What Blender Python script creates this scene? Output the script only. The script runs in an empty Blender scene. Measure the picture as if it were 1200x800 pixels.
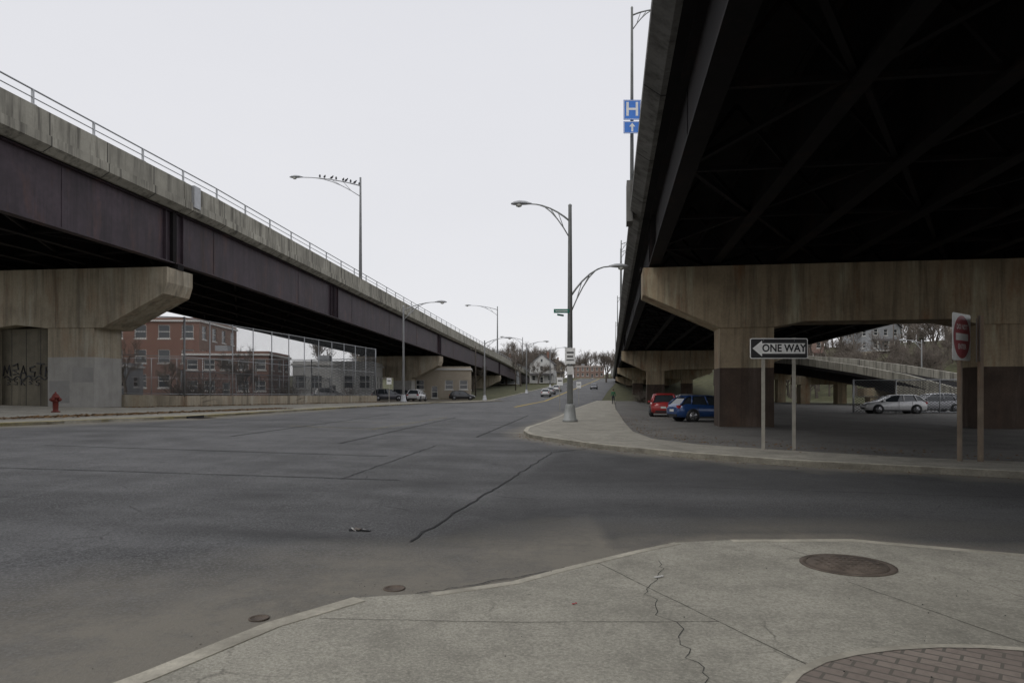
import bpy, bmesh, math, random
from mathutils import Vector, Matrix, noise
random.seed(7)
scene = bpy.context.scene
R = math.radians

# ------------------------------------------------------------------ terrain
def g(x, y):
    z = 0.02*min(60, max(0, -x))
    z += 0.037*min(300, max(0, y-130))
    bx = min(1, max(0, (x-60)/60)); by = min(1, max(0, (y-90)/90))
    return z + 14*bx*by

# ------------------------------------------------------------------ materials
def newmat(name):
    m = bpy.data.materials.new(name); m.use_nodes = True
    nt = m.node_tree
    return m, nt, nt.nodes, nt.links, nt.nodes["Principled BSDF"]

def noise_node(nt, co, scale, detail=4, rough=.6, vec=None):
    n = nt.nodes.new('ShaderNodeTexNoise')
    n.inputs['Scale'].default_value = scale; n.inputs['Detail'].default_value = detail
    n.inputs['Roughness'].default_value = rough
    if vec:
        mp = nt.nodes.new('ShaderNodeMapping'); mp.inputs['Scale'].default_value = vec
        nt.links.new(co, mp.inputs['Vector']); nt.links.new(mp.outputs[0], n.inputs['Vector'])
    else: nt.links.new(co, n.inputs['Vector'])
    return n.outputs['Fac']

def maprange(nt, s, a, b, c=0, d=1):
    n = nt.nodes.new('ShaderNodeMapRange'); nt.links.new(s, n.inputs[0])
    for i, v in enumerate((a, b, c, d)): n.inputs[i+1].default_value = v
    return n.outputs[0]

def mixc(nt, f, a, b, mode='MIX'):
    n = nt.nodes.new('ShaderNodeMix'); n.data_type = 'RGBA'; n.blend_type = mode
    if isinstance(f, (int, float)): n.inputs[0].default_value = f
    else: nt.links.new(f, n.inputs[0])
    for i, v in ((6, a), (7, b)):
        if isinstance(v, (tuple, list)): n.inputs[i].default_value = (v[0], v[1], v[2], 1)
        else: nt.links.new(v, n.inputs[i])
    return n.outputs[2]

def math_(nt, op, a, b=0.0):
    n = nt.nodes.new('ShaderNodeMath'); n.operation = op
    for i, v in ((0, a), (1, b)):
        if isinstance(v, (int, float)): n.inputs[i].default_value = v
        else: nt.links.new(v, n.inputs[i])
    return n.outputs[0]

def pm(name, col, var=.25, scale=1.0, rough=.85, bump=.15, streak=0, streakcol=(.02, .017, .013), metal=0, fine=18, spec=.3, rust=0, wash=0):
    m, nt, nd, lk, p = newmat(name)
    co = nd.new('ShaderNodeTexCoord').outputs['Object']
    n1 = noise_node(nt, co, scale, 5)
    n2 = noise_node(nt, co, scale*fine, 3)
    dark = tuple(c*(1-var) for c in col); lite = tuple(min(1, c*(1+var)) for c in col)
    c = mixc(nt, maprange(nt, n1, .3, .7), dark, lite)
    c = mixc(nt, maprange(nt, n2, .3, .7, 0, var*1.2), c, tuple(x*.5 for x in col))
    if wash:
        s = noise_node(nt, co, 1.1, 5, .7, (1, 1, .12))
        c = mixc(nt, maprange(nt, s, .52, .66, 0, wash), c, tuple(min(.6, x*1.7+.06) for x in col))
    if streak:
        s = noise_node(nt, co, 1.6, 5, .65, (1, 1, .07))
        c = mixc(nt, maprange(nt, s, .48, .68, 0, streak), c, streakcol)
        s = noise_node(nt, co, 4.5, 5, .7, (1, 1, .05))
        c = mixc(nt, maprange(nt, s, .52, .7, 0, streak*.7), c, streakcol)
        s = noise_node(nt, co, .5, 5, .7)
        c = mixc(nt, maprange(nt, s, .5, .7, 0, streak*.6), c, tuple(x*.35 for x in col))
    if rust:
        s2 = noise_node(nt, co, .9, 6, .7, (1, 1, .25))
        c = mixc(nt, maprange(nt, s2, .53, .68, 0, rust), c, (.24, .095, .035))
    lk.new(c, p.inputs['Base Color'])
    p.inputs['Roughness'].default_value = rough; p.inputs['Metallic'].default_value = metal
    p.inputs['Specular IOR Level'].default_value = spec
    if bump:
        b = nd.new('ShaderNodeBump'); b.inputs['Strength'].default_value = bump; b.inputs['Distance'].default_value = .03
        lk.new(n2, b.inputs['Height']); lk.new(b.outputs[0], p.inputs['Normal'])
    return m

def asphalt_mat(name, col, dirtcol, useattr=True):
    m, nt, nd, lk, p = newmat(name)
    co = nd.new('ShaderNodeTexCoord').outputs['Object']
    big = noise_node(nt, co, .16, 4, .6)
    mid = noise_node(nt, co, .9, 6, .65)
    blot = noise_node(nt, co, .42, 6, .7)
    fine = noise_node(nt, co, 38, 4, .8)
    fine2 = noise_node(nt, co, 9, 5, .8)
    lane = noise_node(nt, co, .5, 4, .6, (1.4, .1, 1))
    lane2 = noise_node(nt, co, .6, 4, .6, (.1, 1.5, 1))
    c = mixc(nt, maprange(nt, big, .35, .65), tuple(x*.6 for x in col), tuple(x*1.28 for x in col))
    c = mixc(nt, maprange(nt, blot, .5, .66, 0, .65), c, tuple(x*.48 for x in col))
    c = mixc(nt, maprange(nt, mid, .42, .68, 0, .65), c, tuple(x*1.55 for x in col))
    c = mixc(nt, maprange(nt, lane, .48, .66, 0, .5), c, tuple(x*.48 for x in col))
    c = mixc(nt, maprange(nt, lane2, .5, .66, 0, .4), c, tuple(x*1.55 for x in col))
    c = mixc(nt, maprange(nt, fine2, .5, .72, 0, .6), c, tuple(x*.45 for x in col))
    c = mixc(nt, maprange(nt, fine2, .45, .25, 0, .5), c, tuple(x*1.6 for x in col))
    c = mixc(nt, maprange(nt, fine, .48, .68, 0, .75), c, tuple(x*2.4 for x in col))
    c = mixc(nt, maprange(nt, fine, .45, .28, 0, .75), c, tuple(x*.3 for x in col))
    vo = nd.new('ShaderNodeTexVoronoi'); vo.feature = 'DISTANCE_TO_EDGE'; vo.inputs['Scale'].default_value = .38
    wn = nd.new('ShaderNodeTexNoise'); wn.inputs['Scale'].default_value = 1.3; wn.inputs['Detail'].default_value = 5
    lk.new(co, wn.inputs['Vector'])
    wv = mixc(nt, .25, co, wn.outputs['Color'], 'ADD')
    lk.new(wv, vo.inputs['Vector'])
    cr = maprange(nt, vo.outputs['Distance'], .002, .008, 1, 0)
    cr = math_(nt, 'MULTIPLY', cr, maprange(nt, mid, .52, .6))
    c = mixc(nt, math_(nt, 'MULTIPLY', cr, .5), c, (.014, .014, .014))
    vs_ = nd.new('ShaderNodeTexVoronoi'); vs_.inputs['Scale'].default_value = .9; lk.new(wv, vs_.inputs['Vector'])
    c = mixc(nt, math_(nt, 'MULTIPLY', maprange(nt, vs_.outputs['Distance'], .03, .12, 1, 0), maprange(nt, blot, .45, .6, 0, .7)), c, tuple(x*.3 for x in col))
    if useattr:
        at2 = nd.new('ShaderNodeAttribute'); at2.attribute_name = 'stain'
        c = mixc(nt, math_(nt, 'MULTIPLY', at2.outputs['Fac'], maprange(nt, mid, .35, .62, .4, .95)), c, tuple(x*.38 for x in col))
        at = nd.new('ShaderNodeAttribute'); at.attribute_name = 'dirt'
        dn = maprange(nt, mid, .3, .6)
        f = math_(nt, 'MULTIPLY', at.outputs['Fac'], math_(nt, 'ADD', math_(nt, 'MULTIPLY', dn, .6), .4))
        f = math_(nt, 'MULTIPLY', f, maprange(nt, fine2, .25, .6, .6, 1.15))
        f = math_(nt, 'MINIMUM', f, .85)
        c = mixc(nt, f, c, dirtcol)
    lk.new(c, p.inputs['Base Color']); p.inputs['Roughness'].default_value = .85
    p.inputs['Specular IOR Level'].default_value = .3
    b = nd.new('ShaderNodeBump'); b.inputs['Strength'].default_value = .6; b.inputs['Distance'].default_value = .015
    lk.new(fine, b.inputs['Height']); lk.new(b.outputs[0], p.inputs['Normal'])
    return m

def sidewalk_mat(name, col, grid=None):
    m, nt, nd, lk, p = newmat(name)
    co = nd.new('ShaderNodeTexCoord').outputs['Object']
    mid = noise_node(nt, co, .8, 6, .65); fine = noise_node(nt, co, 50, 4, .8); sp = noise_node(nt, co, 9, 6, .8); bl = noise_node(nt, co, 2.3, 6, .75)
    c = mixc(nt, maprange(nt, mid, .3, .7), tuple(x*.66 for x in col), tuple(x*1.18 for x in col))
    c = mixc(nt, maprange(nt, bl, .48, .66, 0, .5), c, tuple(x*.5 for x in col))
    c = mixc(nt, maprange(nt, fine, .45, .65, 0, .65), c, tuple(x*.42 for x in col))
    c = mixc(nt, maprange(nt, fine, .45, .28, 0, .6), c, tuple(min(.7, x*1.4) for x in col))
    c = mixc(nt, maprange(nt, sp, .55, .7, 0, .6), c, tuple(x*.4 for x in col))
    vo = nd.new('ShaderNodeTexVoronoi'); vo.feature = 'DISTANCE_TO_EDGE'; vo.inputs['Scale'].default_value = .42
    wn = nd.new('ShaderNodeTexNoise'); wn.inputs['Scale'].default_value = 2; wn.inputs['Detail'].default_value = 5
    lk.new(co, wn.inputs['Vector'])
    wv = mixc(nt, .3, co, wn.outputs['Color'], 'ADD')
    lk.new(wv, vo.inputs['Vector'])
    cr = math_(nt, 'MULTIPLY', maprange(nt, vo.outputs['Distance'], .001, .005, 1, 0), maprange(nt, mid, .53, .6))
    c = mixc(nt, math_(nt, 'MULTIPLY', cr, .45), c, (.05, .045, .038))
    vs_ = nd.new('ShaderNodeTexVoronoi'); vs_.inputs['Scale'].default_value = 3.2; lk.new(co, vs_.inputs['Vector'])
    c = mixc(nt, math_(nt, 'MULTIPLY', maprange(nt, vs_.outputs['Distance'], .05, .09, 1, 0), maprange(nt, bl, .5, .56, 0, .6)), c, tuple(x*.25 for x in col))
    if grid:
        sep = nd.new('ShaderNodeSeparateXYZ')
        mp = nd.new('ShaderNodeMapping'); mp.inputs['Rotation'].default_value = (0, 0, grid[1])
        lk.new(co, mp.inputs['Vector']); lk.new(mp.outputs[0], sep.inputs[0])
        for i in (0, 1):
            f = math_(nt, 'FRACT', math_(nt, 'DIVIDE', math_(nt, 'ADD', sep.outputs[i], 200.3), grid[0]))
            f = math_(nt, 'LESS_THAN', f, .018/grid[0])
            c = mixc(nt, math_(nt, 'MULTIPLY', f, .75), c, (.05, .045, .038))
    lk.new(c, p.inputs['Base Color']); p.inputs['Roughness'].default_value = .9
    p.inputs['Specular IOR Level'].default_value = .2
    b = nd.new('ShaderNodeBump'); b.inputs['Strength'].default_value = .4; b.inputs['Distance'].default_value = .01
    lk.new(fine, b.inputs['Height']); lk.new(b.outputs[0], p.inputs['Normal'])
    return m

def parapet_mat(name, col, pitch, axis):
    m, nt, nd, lk, p = newmat(name)
    co = nd.new('ShaderNodeTexCoord').outputs['Object']
    sep = nd.new('ShaderNodeSeparateXYZ'); lk.new(co, sep.inputs[0])
    mid = noise_node(nt, co, .5, 6, .7); fine = noise_node(nt, co, 8, 4, .7)
    st = noise_node(nt, co, 2.2, 5, .7, (1, 1, .08))
    c = mixc(nt, maprange(nt, mid, .3, .7), tuple(x*.7 for x in col), tuple(x*1.2 for x in col))
    c = mixc(nt, maprange(nt, st, .45, .66, 0, .85), c, (.065, .06, .052))
    c = mixc(nt, maprange(nt, fine, .4, .75, 0, .45), c, tuple(x*.45 for x in col))
    yy = math_(nt, 'DIVIDE', math_(nt, 'ADD', sep.outputs[1], 400), pitch)
    fl = math_(nt, 'FLOOR', yy)
    wn = nd.new('ShaderNodeTexWhiteNoise'); wn.noise_dimensions = '1D'; lk.new(fl, wn.inputs['W'])
    c = mixc(nt, maprange(nt, wn.outputs['Value'], 0, 1, 0, .35), c, tuple(x*.5 for x in col))
    f = math_(nt, 'LESS_THAN', math_(nt, 'FRACT', yy), .07/pitch)
    c = mixc(nt, math_(nt, 'MULTIPLY', f, .85), c, (.02, .02, .02))
    lk.new(c, p.inputs['Base Color']); p.inputs['Roughness'].default_value = .9
    p.inputs['Specular IOR Level'].default_value = .2
    return m

def brick_mat(name, c1, c2, mortar, scale, vertical=True, rot=0):
    m, nt, nd, lk, p = newmat(name)
    co = nd.new('ShaderNodeTexCoord').outputs['Object']
    mp = nd.new('ShaderNodeMapping'); mp.inputs['Rotation'].default_value = (R(90) if vertical else 0, 0, rot)
    lk.new(co, mp.inputs['Vector'])
    b = nd.new('ShaderNodeTexBrick'); lk.new(mp.outputs[0], b.inputs['Vector'])
    b.inputs['Scale'].default_value = scale
    b.inputs['Color1'].default_value = (*c1, 1); b.inputs['Color2'].default_value = (*c2, 1); b.inputs['Mortar'].default_value = (*mortar, 1)
    b.inputs['Mortar Size'].default_value = .025
    n = noise_node(nt, co, 1.3, 5)
    n2 = noise_node(nt, co, 22, 4, .7)
    c = mixc(nt, maprange(nt, n, .35, .75, 0, .5), b.outputs['Color'], tuple(x*.5 for x in c1))
    c = mixc(nt, maprange(nt, n2, .45, .75, 0, .5), c, tuple(x*.4 for x in c1))
    lk.new(c, p.inputs['Base Color']); p.inputs['Roughness'].default_value = .9
    return m

def mesh_mat(name, col, cell, cover):
    """chain link wire pattern (diamonds) - open between the wires"""
    m, nt, nd, lk, p = newmat(name)
    co = nd.new('ShaderNodeTexCoord').outputs['Object']
    sep = nd.new('ShaderNodeSeparateXYZ'); lk.new(co, sep.inputs[0])
    h = math_(nt, 'ADD', sep.outputs[1], sep.outputs[0])
    res = None
    for sgn in (1, -1):
        a = math_(nt, 'ADD', h, math_(nt, 'MULTIPLY', sep.outputs[2], sgn))
        f = math_(nt, 'LESS_THAN', math_(nt, 'FRACT', math_(nt, 'DIVIDE', math_(nt, 'ADD', a, 500), cell)), cover)
        res = f if res is None else math_(nt, 'MAXIMUM', res, f)
    tr = nd.new('ShaderNodeBsdfTransparent'); mx = nd.new('ShaderNodeMixShader')
    p.inputs['Base Color'].default_value = (*col, 1); p.inputs['Roughness'].default_value = .6; p.inputs['Metallic'].default_value = .2
    lk.new(res, mx.inputs[0]); lk.new(tr.outputs[0], mx.inputs[1]); lk.new(p.outputs[0], mx.inputs[2])
    lk.new(mx.outputs[0], nd['Material Output'].inputs[0])
    return m

def worn_mat(name, col, wear=.5, scale=2.5, mx_=.75):
    m, nt, nd, lk, p = newmat(name)
    co = nd.new('ShaderNodeTexCoord').outputs['Object']
    a = noise_node(nt, co, scale, 6, .75); b = noise_node(nt, co, 28, 3, .7)
    s = math_(nt, 'ADD', math_(nt, 'MULTIPLY', a, .65), math_(nt, 'MULTIPLY', b, .35))
    f = maprange(nt, s, wear-.08, wear+.1, 0, mx_)
    tr = nd.new('ShaderNodeBsdfTransparent'); mx = nd.new('ShaderNodeMixShader')
    p.inputs['Base Color'].default_value = (*col, 1); p.inputs['Roughness'].default_value = .85
    lk.new(f, mx.inputs[0]); lk.new(tr.outputs[0], mx.inputs[1]); lk.new(p.outputs[0], mx.inputs[2])
    lk.new(mx.outputs[0], nd['Material Output'].inputs[0])
    return m

def simple(name, col, rough=.6, metal=0, coat=0, spec=.5):
    m, nt, nd, lk, p = newmat(name)
    co = nd.new('ShaderNodeTexCoord').outputs['Object']
    n = noise_node(nt, co, 6, 4)
    lk.new(mixc(nt, maprange(nt, n, .3, .7), tuple(c*.88 for c in col), tuple(min(1, c*1.08) for c in col)), p.inputs['Base Color'])
    p.inputs['Roughness'].default_value = rough; p.inputs['Metallic'].default_value = metal
    p.inputs['Coat Weight'].default_value = coat; p.inputs['Specular IOR Level'].default_value = spec
    return m

M = {}
M['asphalt'] = asphalt_mat('asphalt', (.1, .1, .1), (.24, .22, .18))
M['asphalt_lot'] = asphalt_mat('asphalt_lot', (.12, .115, .105), (.15, .135, .11), False)
M['ground'] = pm('ground_dry_grass', (.1, .1, .05), .5, .6, .95, .3, fine=30)
M['dirt'] = pm('dirt', (.15, .13, .1), .4, .8, .95, .3, fine=25)
M['grit'] = pm('grit', (.2, .19, .16), .4, .8, .95, .3, fine=25)
M['walk'] = sidewalk_mat('sidewalk_concrete', (.43, .41, .345))
M['walkgrid'] = sidewalk_mat('sidewalk_slabs', (.38, .36, .305), (1.8, -.13))
M['kerb'] = pm('kerb_concrete', (.46, .43, .355), .35, 2.2, .9, .25, fine=12)
M['kerby'] = pm('kerb_faded_yellow', (.5, .43, .22), .35, 1.4, .9, .2, fine=10)
M['parL'] = parapet_mat('parapet_concrete', (.44, .42, .355), 4.1, 1)
M['parR'] = parapet_mat('parapet_concrete_dark', (.25, .245, .23), 5.3, 1)
M['steel'] = pm('weathered_steel', (.06, .043, .053), .4, .35, .55, .05, streak=.6, streakcol=(.016, .013, .015), fine=10, rust=.18)
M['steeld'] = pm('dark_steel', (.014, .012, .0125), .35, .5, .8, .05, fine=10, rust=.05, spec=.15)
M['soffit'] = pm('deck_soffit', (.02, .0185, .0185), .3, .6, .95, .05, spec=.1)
M['cap'] = pm('pier_concrete', (.42, .335, .225), .3, .5, .9, .2, streak=.7, streakcol=(.085, .07, .052), rust=.55, wash=.5)
M['capL'] = pm('pier_concrete_grey', (.42, .365, .275), .28, .5, .9, .2, streak=.65, streakcol=(.1, .086, .065), rust=.28, wash=.3)
M['pbrown'] = pm('pier_brown_paint', (.085, .06, .045), .35, .8, .8, .1, streak=.4, rust=.12, wash=.4)
M['pgrey'] = pm('pier_grey_paint', (.4, .39, .365), .15, .9, .85, .08, streak=.2, streakcol=(.15, .14, .12))
M['pgrey2'] = pm('pier_grey_paint_dark', (.33, .325, .31), .15, .7, .85, .08)
M['infill'] = pm('infill_wall', (.17, .155, .12), .2, .8, .9, .15, streak=.4)
M['graf'] = simple('spray_paint', (.015, .015, .018), .5)
M['galv'] = pm('galvanised_steel', (.42, .43, .44), .12, 3, .45, .03, metal=.4, fine=8)
M['pole'] = pm('pole_grey', (.32, .33, .32), .2, 1.2, .6, .03, metal=.2, streak=.3, fine=8)
M['polel'] = pm('pole_light', (.45, .46, .47), .12, 1.2, .55, .02, metal=.2, fine=8)
M['lens'] = simple('lamp_lens', (.55, .55, .5), .2)
M['link'] = mesh_mat('chain_link', (.06, .063, .066), .2, .17)
M['white'] = simple('white_paint', (.78, .78, .76), .5)
M['signblack'] = simple('sign_black', (.012, .012, .013), .45)
M['signred'] = simple('sign_faded_red', (.38, .09, .1), .5)
M['signback'] = simple('sign_back', (.14, .12, .1), .6, .3)
M['blue'] = simple('sign_blue', (.05, .2, .65), .5)
M['green'] = simple('sign_green', (.01, .16, .11), .5)
M['post'] = pm('sign_post', (.24, .19, .14), .25, 3, .7, .05, metal=.2, rust=.3)
M['postl'] = pm('sign_post_light', (.38, .36, .31), .2, 3, .6, .05, metal=.2)
M['hyd'] = pm('hydrant_red', (.15, .028, .02), .3, 4, .55, .1)
M['iron'] = pm('cast_iron', (.16, .13, .105), .35, 6, .8, .5, rust=.12)
M['brick'] = brick_mat('red_brick', (.25, .115, .08), (.2, .085, .065), (.3, .25, .2), 3.2)
M['brickp'] = brick_mat('pale_brick', (.3, .19, .15), (.26, .16, .13), (.3, .27, .24), 3.2)
M['paver'] = brick_mat('brick_paver', (.31, .26, .22), (.25, .205, .175), (.13, .12, .1), 2.6, False, R(38))
M['glass'] = simple('window_glass', (.03, .035, .04), .08, 0, 0, .8)
M['trim'] = simple('window_trim', (.6, .59, .56), .6)
M['wsid'] = pm('white_siding', (.55, .55, .53), .06, 1, .8, .02)
M['gsid'] = pm('grey_siding', (.3, .31, .32), .1, 1, .8, .02)
M['tsid'] = pm('tan_siding', (.38, .33, .26), .1, 1, .8, .02)
M['roof'] = pm('shingle_roof', (.09, .085, .085), .3, 2, .9, .1)
M['roofr'] = pm('brown_roof', (.15, .09, .075), .3, 2, .9, .1)
M['bark'] = pm('bark', (.12, .102, .086), .3, 3, .95, .2)
M['twig'] = pm('twigs', (.165, .14, .118), .25, .6, .95, 0)
M['ever'] = pm('evergreen', (.03, .05, .025), .5, 1.5, .95, 0)
M['leaf'] = pm('dead_leaves', (.2, .12, .055), .6, 9, .95, 0)
M['tyre'] = simple('tyre', (.015, .015, .015), .85)
M['rim'] = simple('rim', (.35, .35, .36), .35, .7)
M['black'] = simple('black_plastic', (.012, .012, .013), .6)
M['tail'] = simple('tail_light', (.35, .01, .01), .25)
M['head'] = simple('head_light', (.65, .66, .65), .15)
M['skin'] = simple('skin', (.3, .17, .11), .6)
M['hair'] = simple('hair', (.02, .015, .012), .7)
M['jacket'] = simple('jacket_green', (.03, .11, .05), .8)
M['pants'] = simple('trousers_dark', (.02, .022, .03), .85)
M['crack'] = pm('crack_fill', (.028, .028, .028), .3, 4, .8, 0)
M['joint'] = worn_mat('joint_dirt', (.1, .094, .076), .42, 5, .75)
M['seam'] = worn_mat('seam_dirt', (.035, .035, .035), .42, 4, .8)
M['mwhite'] = worn_mat('worn_white_paint', (.36, .36, .35), .56, 2.5, .5)
M['myellow'] = worn_mat('worn_yellow_paint', (.36, .31, .16), .47, 2.5, .7)
M['myellow2'] = pm('yellow_line', (.45, .33, .08), .2, 2, .8, 0)
M['bird'] = simple('feathers', (.03, .03, .035), .7)

def paint(n, c):
    if n not in M: M[n] = simple(n, c, .3, .1, .6)
    return M[n]

# ------------------------------------------------------------------ builder
class B:
    def __init__(s): s.v = []; s.f = []; s.m = []; s.sm = []; s.mats = []
    def mi(s, m):
        m = M[m] if isinstance(m, str) else m
        if m not in s.mats: s.mats.append(m)
        return s.mats.index(m)
    def add(s, vs, fs, m, smooth=False):
        o = len(s.v); s.v += [tuple(v) for v in vs]; k = s.mi(m)
        for f in fs: s.f.append([i+o for i in f]); s.m.append(k); s.sm.append(smooth)
    def face(s, pts, m): s.add(pts, [list(range(len(pts)))], m)
    def prism(s, pts, vec, m, smooth=False):
        n = len(pts); vec = Vector(vec)
        vs = [Vector(p) for p in pts]+[Vector(p)+vec for p in pts]
        s.add(vs, [list(range(n))[::-1], list(range(n, 2*n))]+[[i, (i+1) % n, n+(i+1) % n, n+i] for i in range(n)], m, smooth)
    def box(s, c, d, m, rot=0, mat=None):
        x, y, z = d[0]/2, d[1]/2, d[2]/2
        vs = [Vector(p) for p in ((-x,-y,-z),(x,-y,-z),(x,y,-z),(-x,y,-z),(-x,-y,z),(x,-y,z),(x,y,z),(-x,y,z))]
        T = mat if mat is not None else Matrix.Rotation(rot, 4, 'Z')
        vs = [T@v+Vector(c) for v in vs]
        s.add(vs, [(3,2,1,0),(4,5,6,7),(0,1,5,4),(1,2,6,5),(2,3,7,6),(3,0,4,7)], m)
    def tube(s, pts, r, m, n=8, caps=True):
        pts = [Vector(p) for p in pts]
        if not isinstance(r, (list, tuple)): r = [r]*len(pts)
        vs = []; fs = []; ref = None
        for i, p in enumerate(pts):
            d = (pts[min(i+1, len(pts)-1)]-pts[max(i-1, 0)]).normalized()
            if ref is None: ref = Vector((0, 0, 1)) if abs(d.z) < .9 else Vector((1, 0, 0))
            a = d.cross(ref).normalized(); b = d.cross(a).normalized()
            if abs(d.dot(ref)) > .97: a = d.cross(Vector((0, 1, 0))).normalized(); b = d.cross(a).normalized()
            for k in range(n):
                t = 2*math.pi*k/n+math.pi/4
                vs.append(p+(a*math.cos(t)+b*math.sin(t))*r[i])
        for i in range(len(pts)-1):
            for k in range(n):
                fs.append((i*n+k, i*n+(k+1) % n, (i+1)*n+(k+1) % n, (i+1)*n+k))
        if caps: fs.append(list(range(n))[::-1]); fs.append([(len(pts)-1)*n+k for k in range(n)])
        s.add(vs, fs, m, n > 5)
    def lathe(s, c, prof, m, n=16, T=None):
        vs = []; fs = []
        for r, z in prof:
            for k in range(n):
                t = 2*math.pi*k/n; v = Vector((r*math.cos(t), r*math.sin(t), z))
                if T is not None: v = T@v
                vs.append(v+Vector(c))
        L = len(prof)
        for i in range(L-1):
            for k in range(n): fs.append((i*n+k, i*n+(k+1) % n, (i+1)*n+(k+1) % n, (i+1)*n+k))
        fs.append(list(range(n))[::-1]); fs.append([(L-1)*n+k for k in range(n)])
        s.add(vs, fs, m, True)
    def mesh(s, name):
        me = bpy.data.meshes.new(name); me.from_pydata(s.v, [], s.f)
        for m in s.mats: me.materials.append(m)
        me.polygons.foreach_set('material_index', s.m)
        me.polygons.foreach_set('use_smooth', s.sm)
        me.update()
        bm = bmesh.new(); bm.from_mesh(me); bmesh.ops.recalc_face_normals(bm, faces=bm.faces); bm.to_mesh(me); bm.free()
        return me
    def build(s, name, parent=None, loc=(0, 0, 0), rotz=0):
        o = bpy.data.objects.new(name, s.mesh(name)); scene.collection.objects.link(o)
        o.location = loc; o.rotation_euler = (0, 0, rotz)
        if parent: o.parent = parent
        return o

def empty(name, loc=(0, 0, 0)):
    e = bpy.data.objects.new(name, None); scene.collection.objects.link(e); e.location = loc; e.empty_display_size = .3
    return e

def text_geo(s, size, T, b, m, bold=0.0, sx=1.0):
    cu = bpy.data.curves.new('t', 'FONT'); cu.body = s; cu.size = size; cu.align_x = 'CENTER'; cu.align_y = 'CENTER'
    cu.offset = bold; cu.resolution_u = 3
    o = bpy.data.objects.new('t', cu); scene.collection.objects.link(o)
    bpy.context.view_layer.update()
    me = o.evaluated_get(bpy.context.evaluated_depsgraph_get()).to_mesh()
    vs = [T@Vector((v.co.x*sx, v.co.y, v.co.z)) for v in me.vertices]; fs = [list(p.vertices) for p in me.polygons]
    b.add(vs, fs, m)
    bpy.data.objects.remove(o); bpy.data.curves.remove(cu)

def drape(name, poly, off, m, step=5.0, skirt=0.0, skirtmat=None, parent=None):
    """flat polygon cut on a grid and laid on the terrain; skirt = depth of side faces"""
    bm = bmesh.new()
    bm.faces.new([bm.verts.new((p[0], p[1], 0)) for p in poly])
    xs = [p[0] for p in poly]; ys = [p[1] for p in poly]
    cuts = []
    k = math.floor(min(xs)/step)+1
    while k*step < max(xs): cuts.append(((k*step, 0, 0), (1, 0, 0))); k += 1
    k = math.floor(min(ys)/step)+1
    while k*step < max(ys): cuts.append(((0, k*step, 0), (0, 1, 0))); k += 1
    for co, no in cuts:
        bmesh.ops.bisect_plane(bm, geom=bm.verts[:]+bm.edges[:]+bm.faces[:], plane_co=co, plane_no=no, dist=1e-5)
    bmesh.ops.triangulate(bm, faces=[f for f in bm.faces if len(f.verts) > 4])
    for v in bm.verts: v.co.z = g(v.co.x, v.co.y)+off
    if skirt:
        be = [e for e in bm.edges if e.is_boundary]
        r = bmesh.ops.extrude_edge_only(bm, edges=be)
        for e in r['geom']:
            if isinstance(e, bmesh.types.BMVert): e.co.z -= skirt
        if skirtmat:
            for e in r['geom']:
                if isinstance(e, bmesh.types.BMFace): e.material_index = 1
    bmesh.ops.recalc_face_normals(bm, faces=bm.faces)
    me = bpy.data.meshes.new(name); bm.to_mesh(me); bm.free()
    me.materials.append(M[m]);
    if skirtmat: me.materials.append(M[skirtmat])
    o = bpy.data.objects.new(name, me); scene.collection.objects.link(o)
    if parent: o.parent = parent
    return o

def offset_strip(pts, w):
    out = []
    for i, p in enumerate(pts):
        a = Vector(pts[max(i-1, 0)]); b = Vector(pts[min(i+1, len(pts)-1)])
        d = (b-a).normalized(); n = Vector((-d.y, d.x))
        out.append((p[0]+n.x*w, p[1]+n.y*w))
    return list(pts)+out[::-1]

def strip_mesh(name, pts, w, z, m, h=0.0, step=2.0, parent=None):
    """ribbon that follows terrain; h>0 gives a solid kerb"""
    P = []
    for a, b in zip(pts[:-1], pts[1:]):
        L = math.dist(a, b); n = max(1, int(L/step))
        for i in range(n): P.append((a[0]+(b[0]-a[0])*i/n, a[1]+(b[1]-a[1])*i/n))
    P.append(pts[-1])
    poly = offset_strip(P, w); n = len(P); L = P; Rr = poly[n:][::-1]
    b = B(); vs = []
    for p in L: vs.append((p[0], p[1], g(*p)+z))
    for p in Rr: vs.append((p[0], p[1], g(*p)+z))
    b.add(vs, [(i, i+1, n+i+1, n+i) for i in range(n-1)], m)
    if h:
        b.add([(v[0], v[1], v[2]) for v in vs]+[(v[0], v[1], v[2]-h) for v in vs],
              [(i, i+1, 2*n+i+1, 2*n+i) for i in range(n-1)]+[(n+i, n+i+1, 3*n+i+1, 3*n+i) for i in range(n-1)] +
              [(0, n, 3*n, 2*n), (n-1, 2*n-1, 4*n-1, 3*n-1)], m)
    return b.build(name, parent)

# ------------------------------------------------------------------ ground
xs = [-1200, -800, -500, -300, -200, -150]+list(range(-120, 201, 10))+[250, 300, 400, 600, 900, 1300]
ys = [-300, -150, -80]+list(range(-40, 441, 10))+[480, 600, 800, 1200, 2000]
b = B(); nx = len(xs)
b.add([(x, y, g(x, y)-.03) for y in ys for x in xs],
      [(j*nx+i, j*nx+i+1, (j+1)*nx+i+1, (j+1)*nx+i) for j in range(len(ys)-1) for i in range(nx-1)], 'ground')
b.build('ground')

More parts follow.
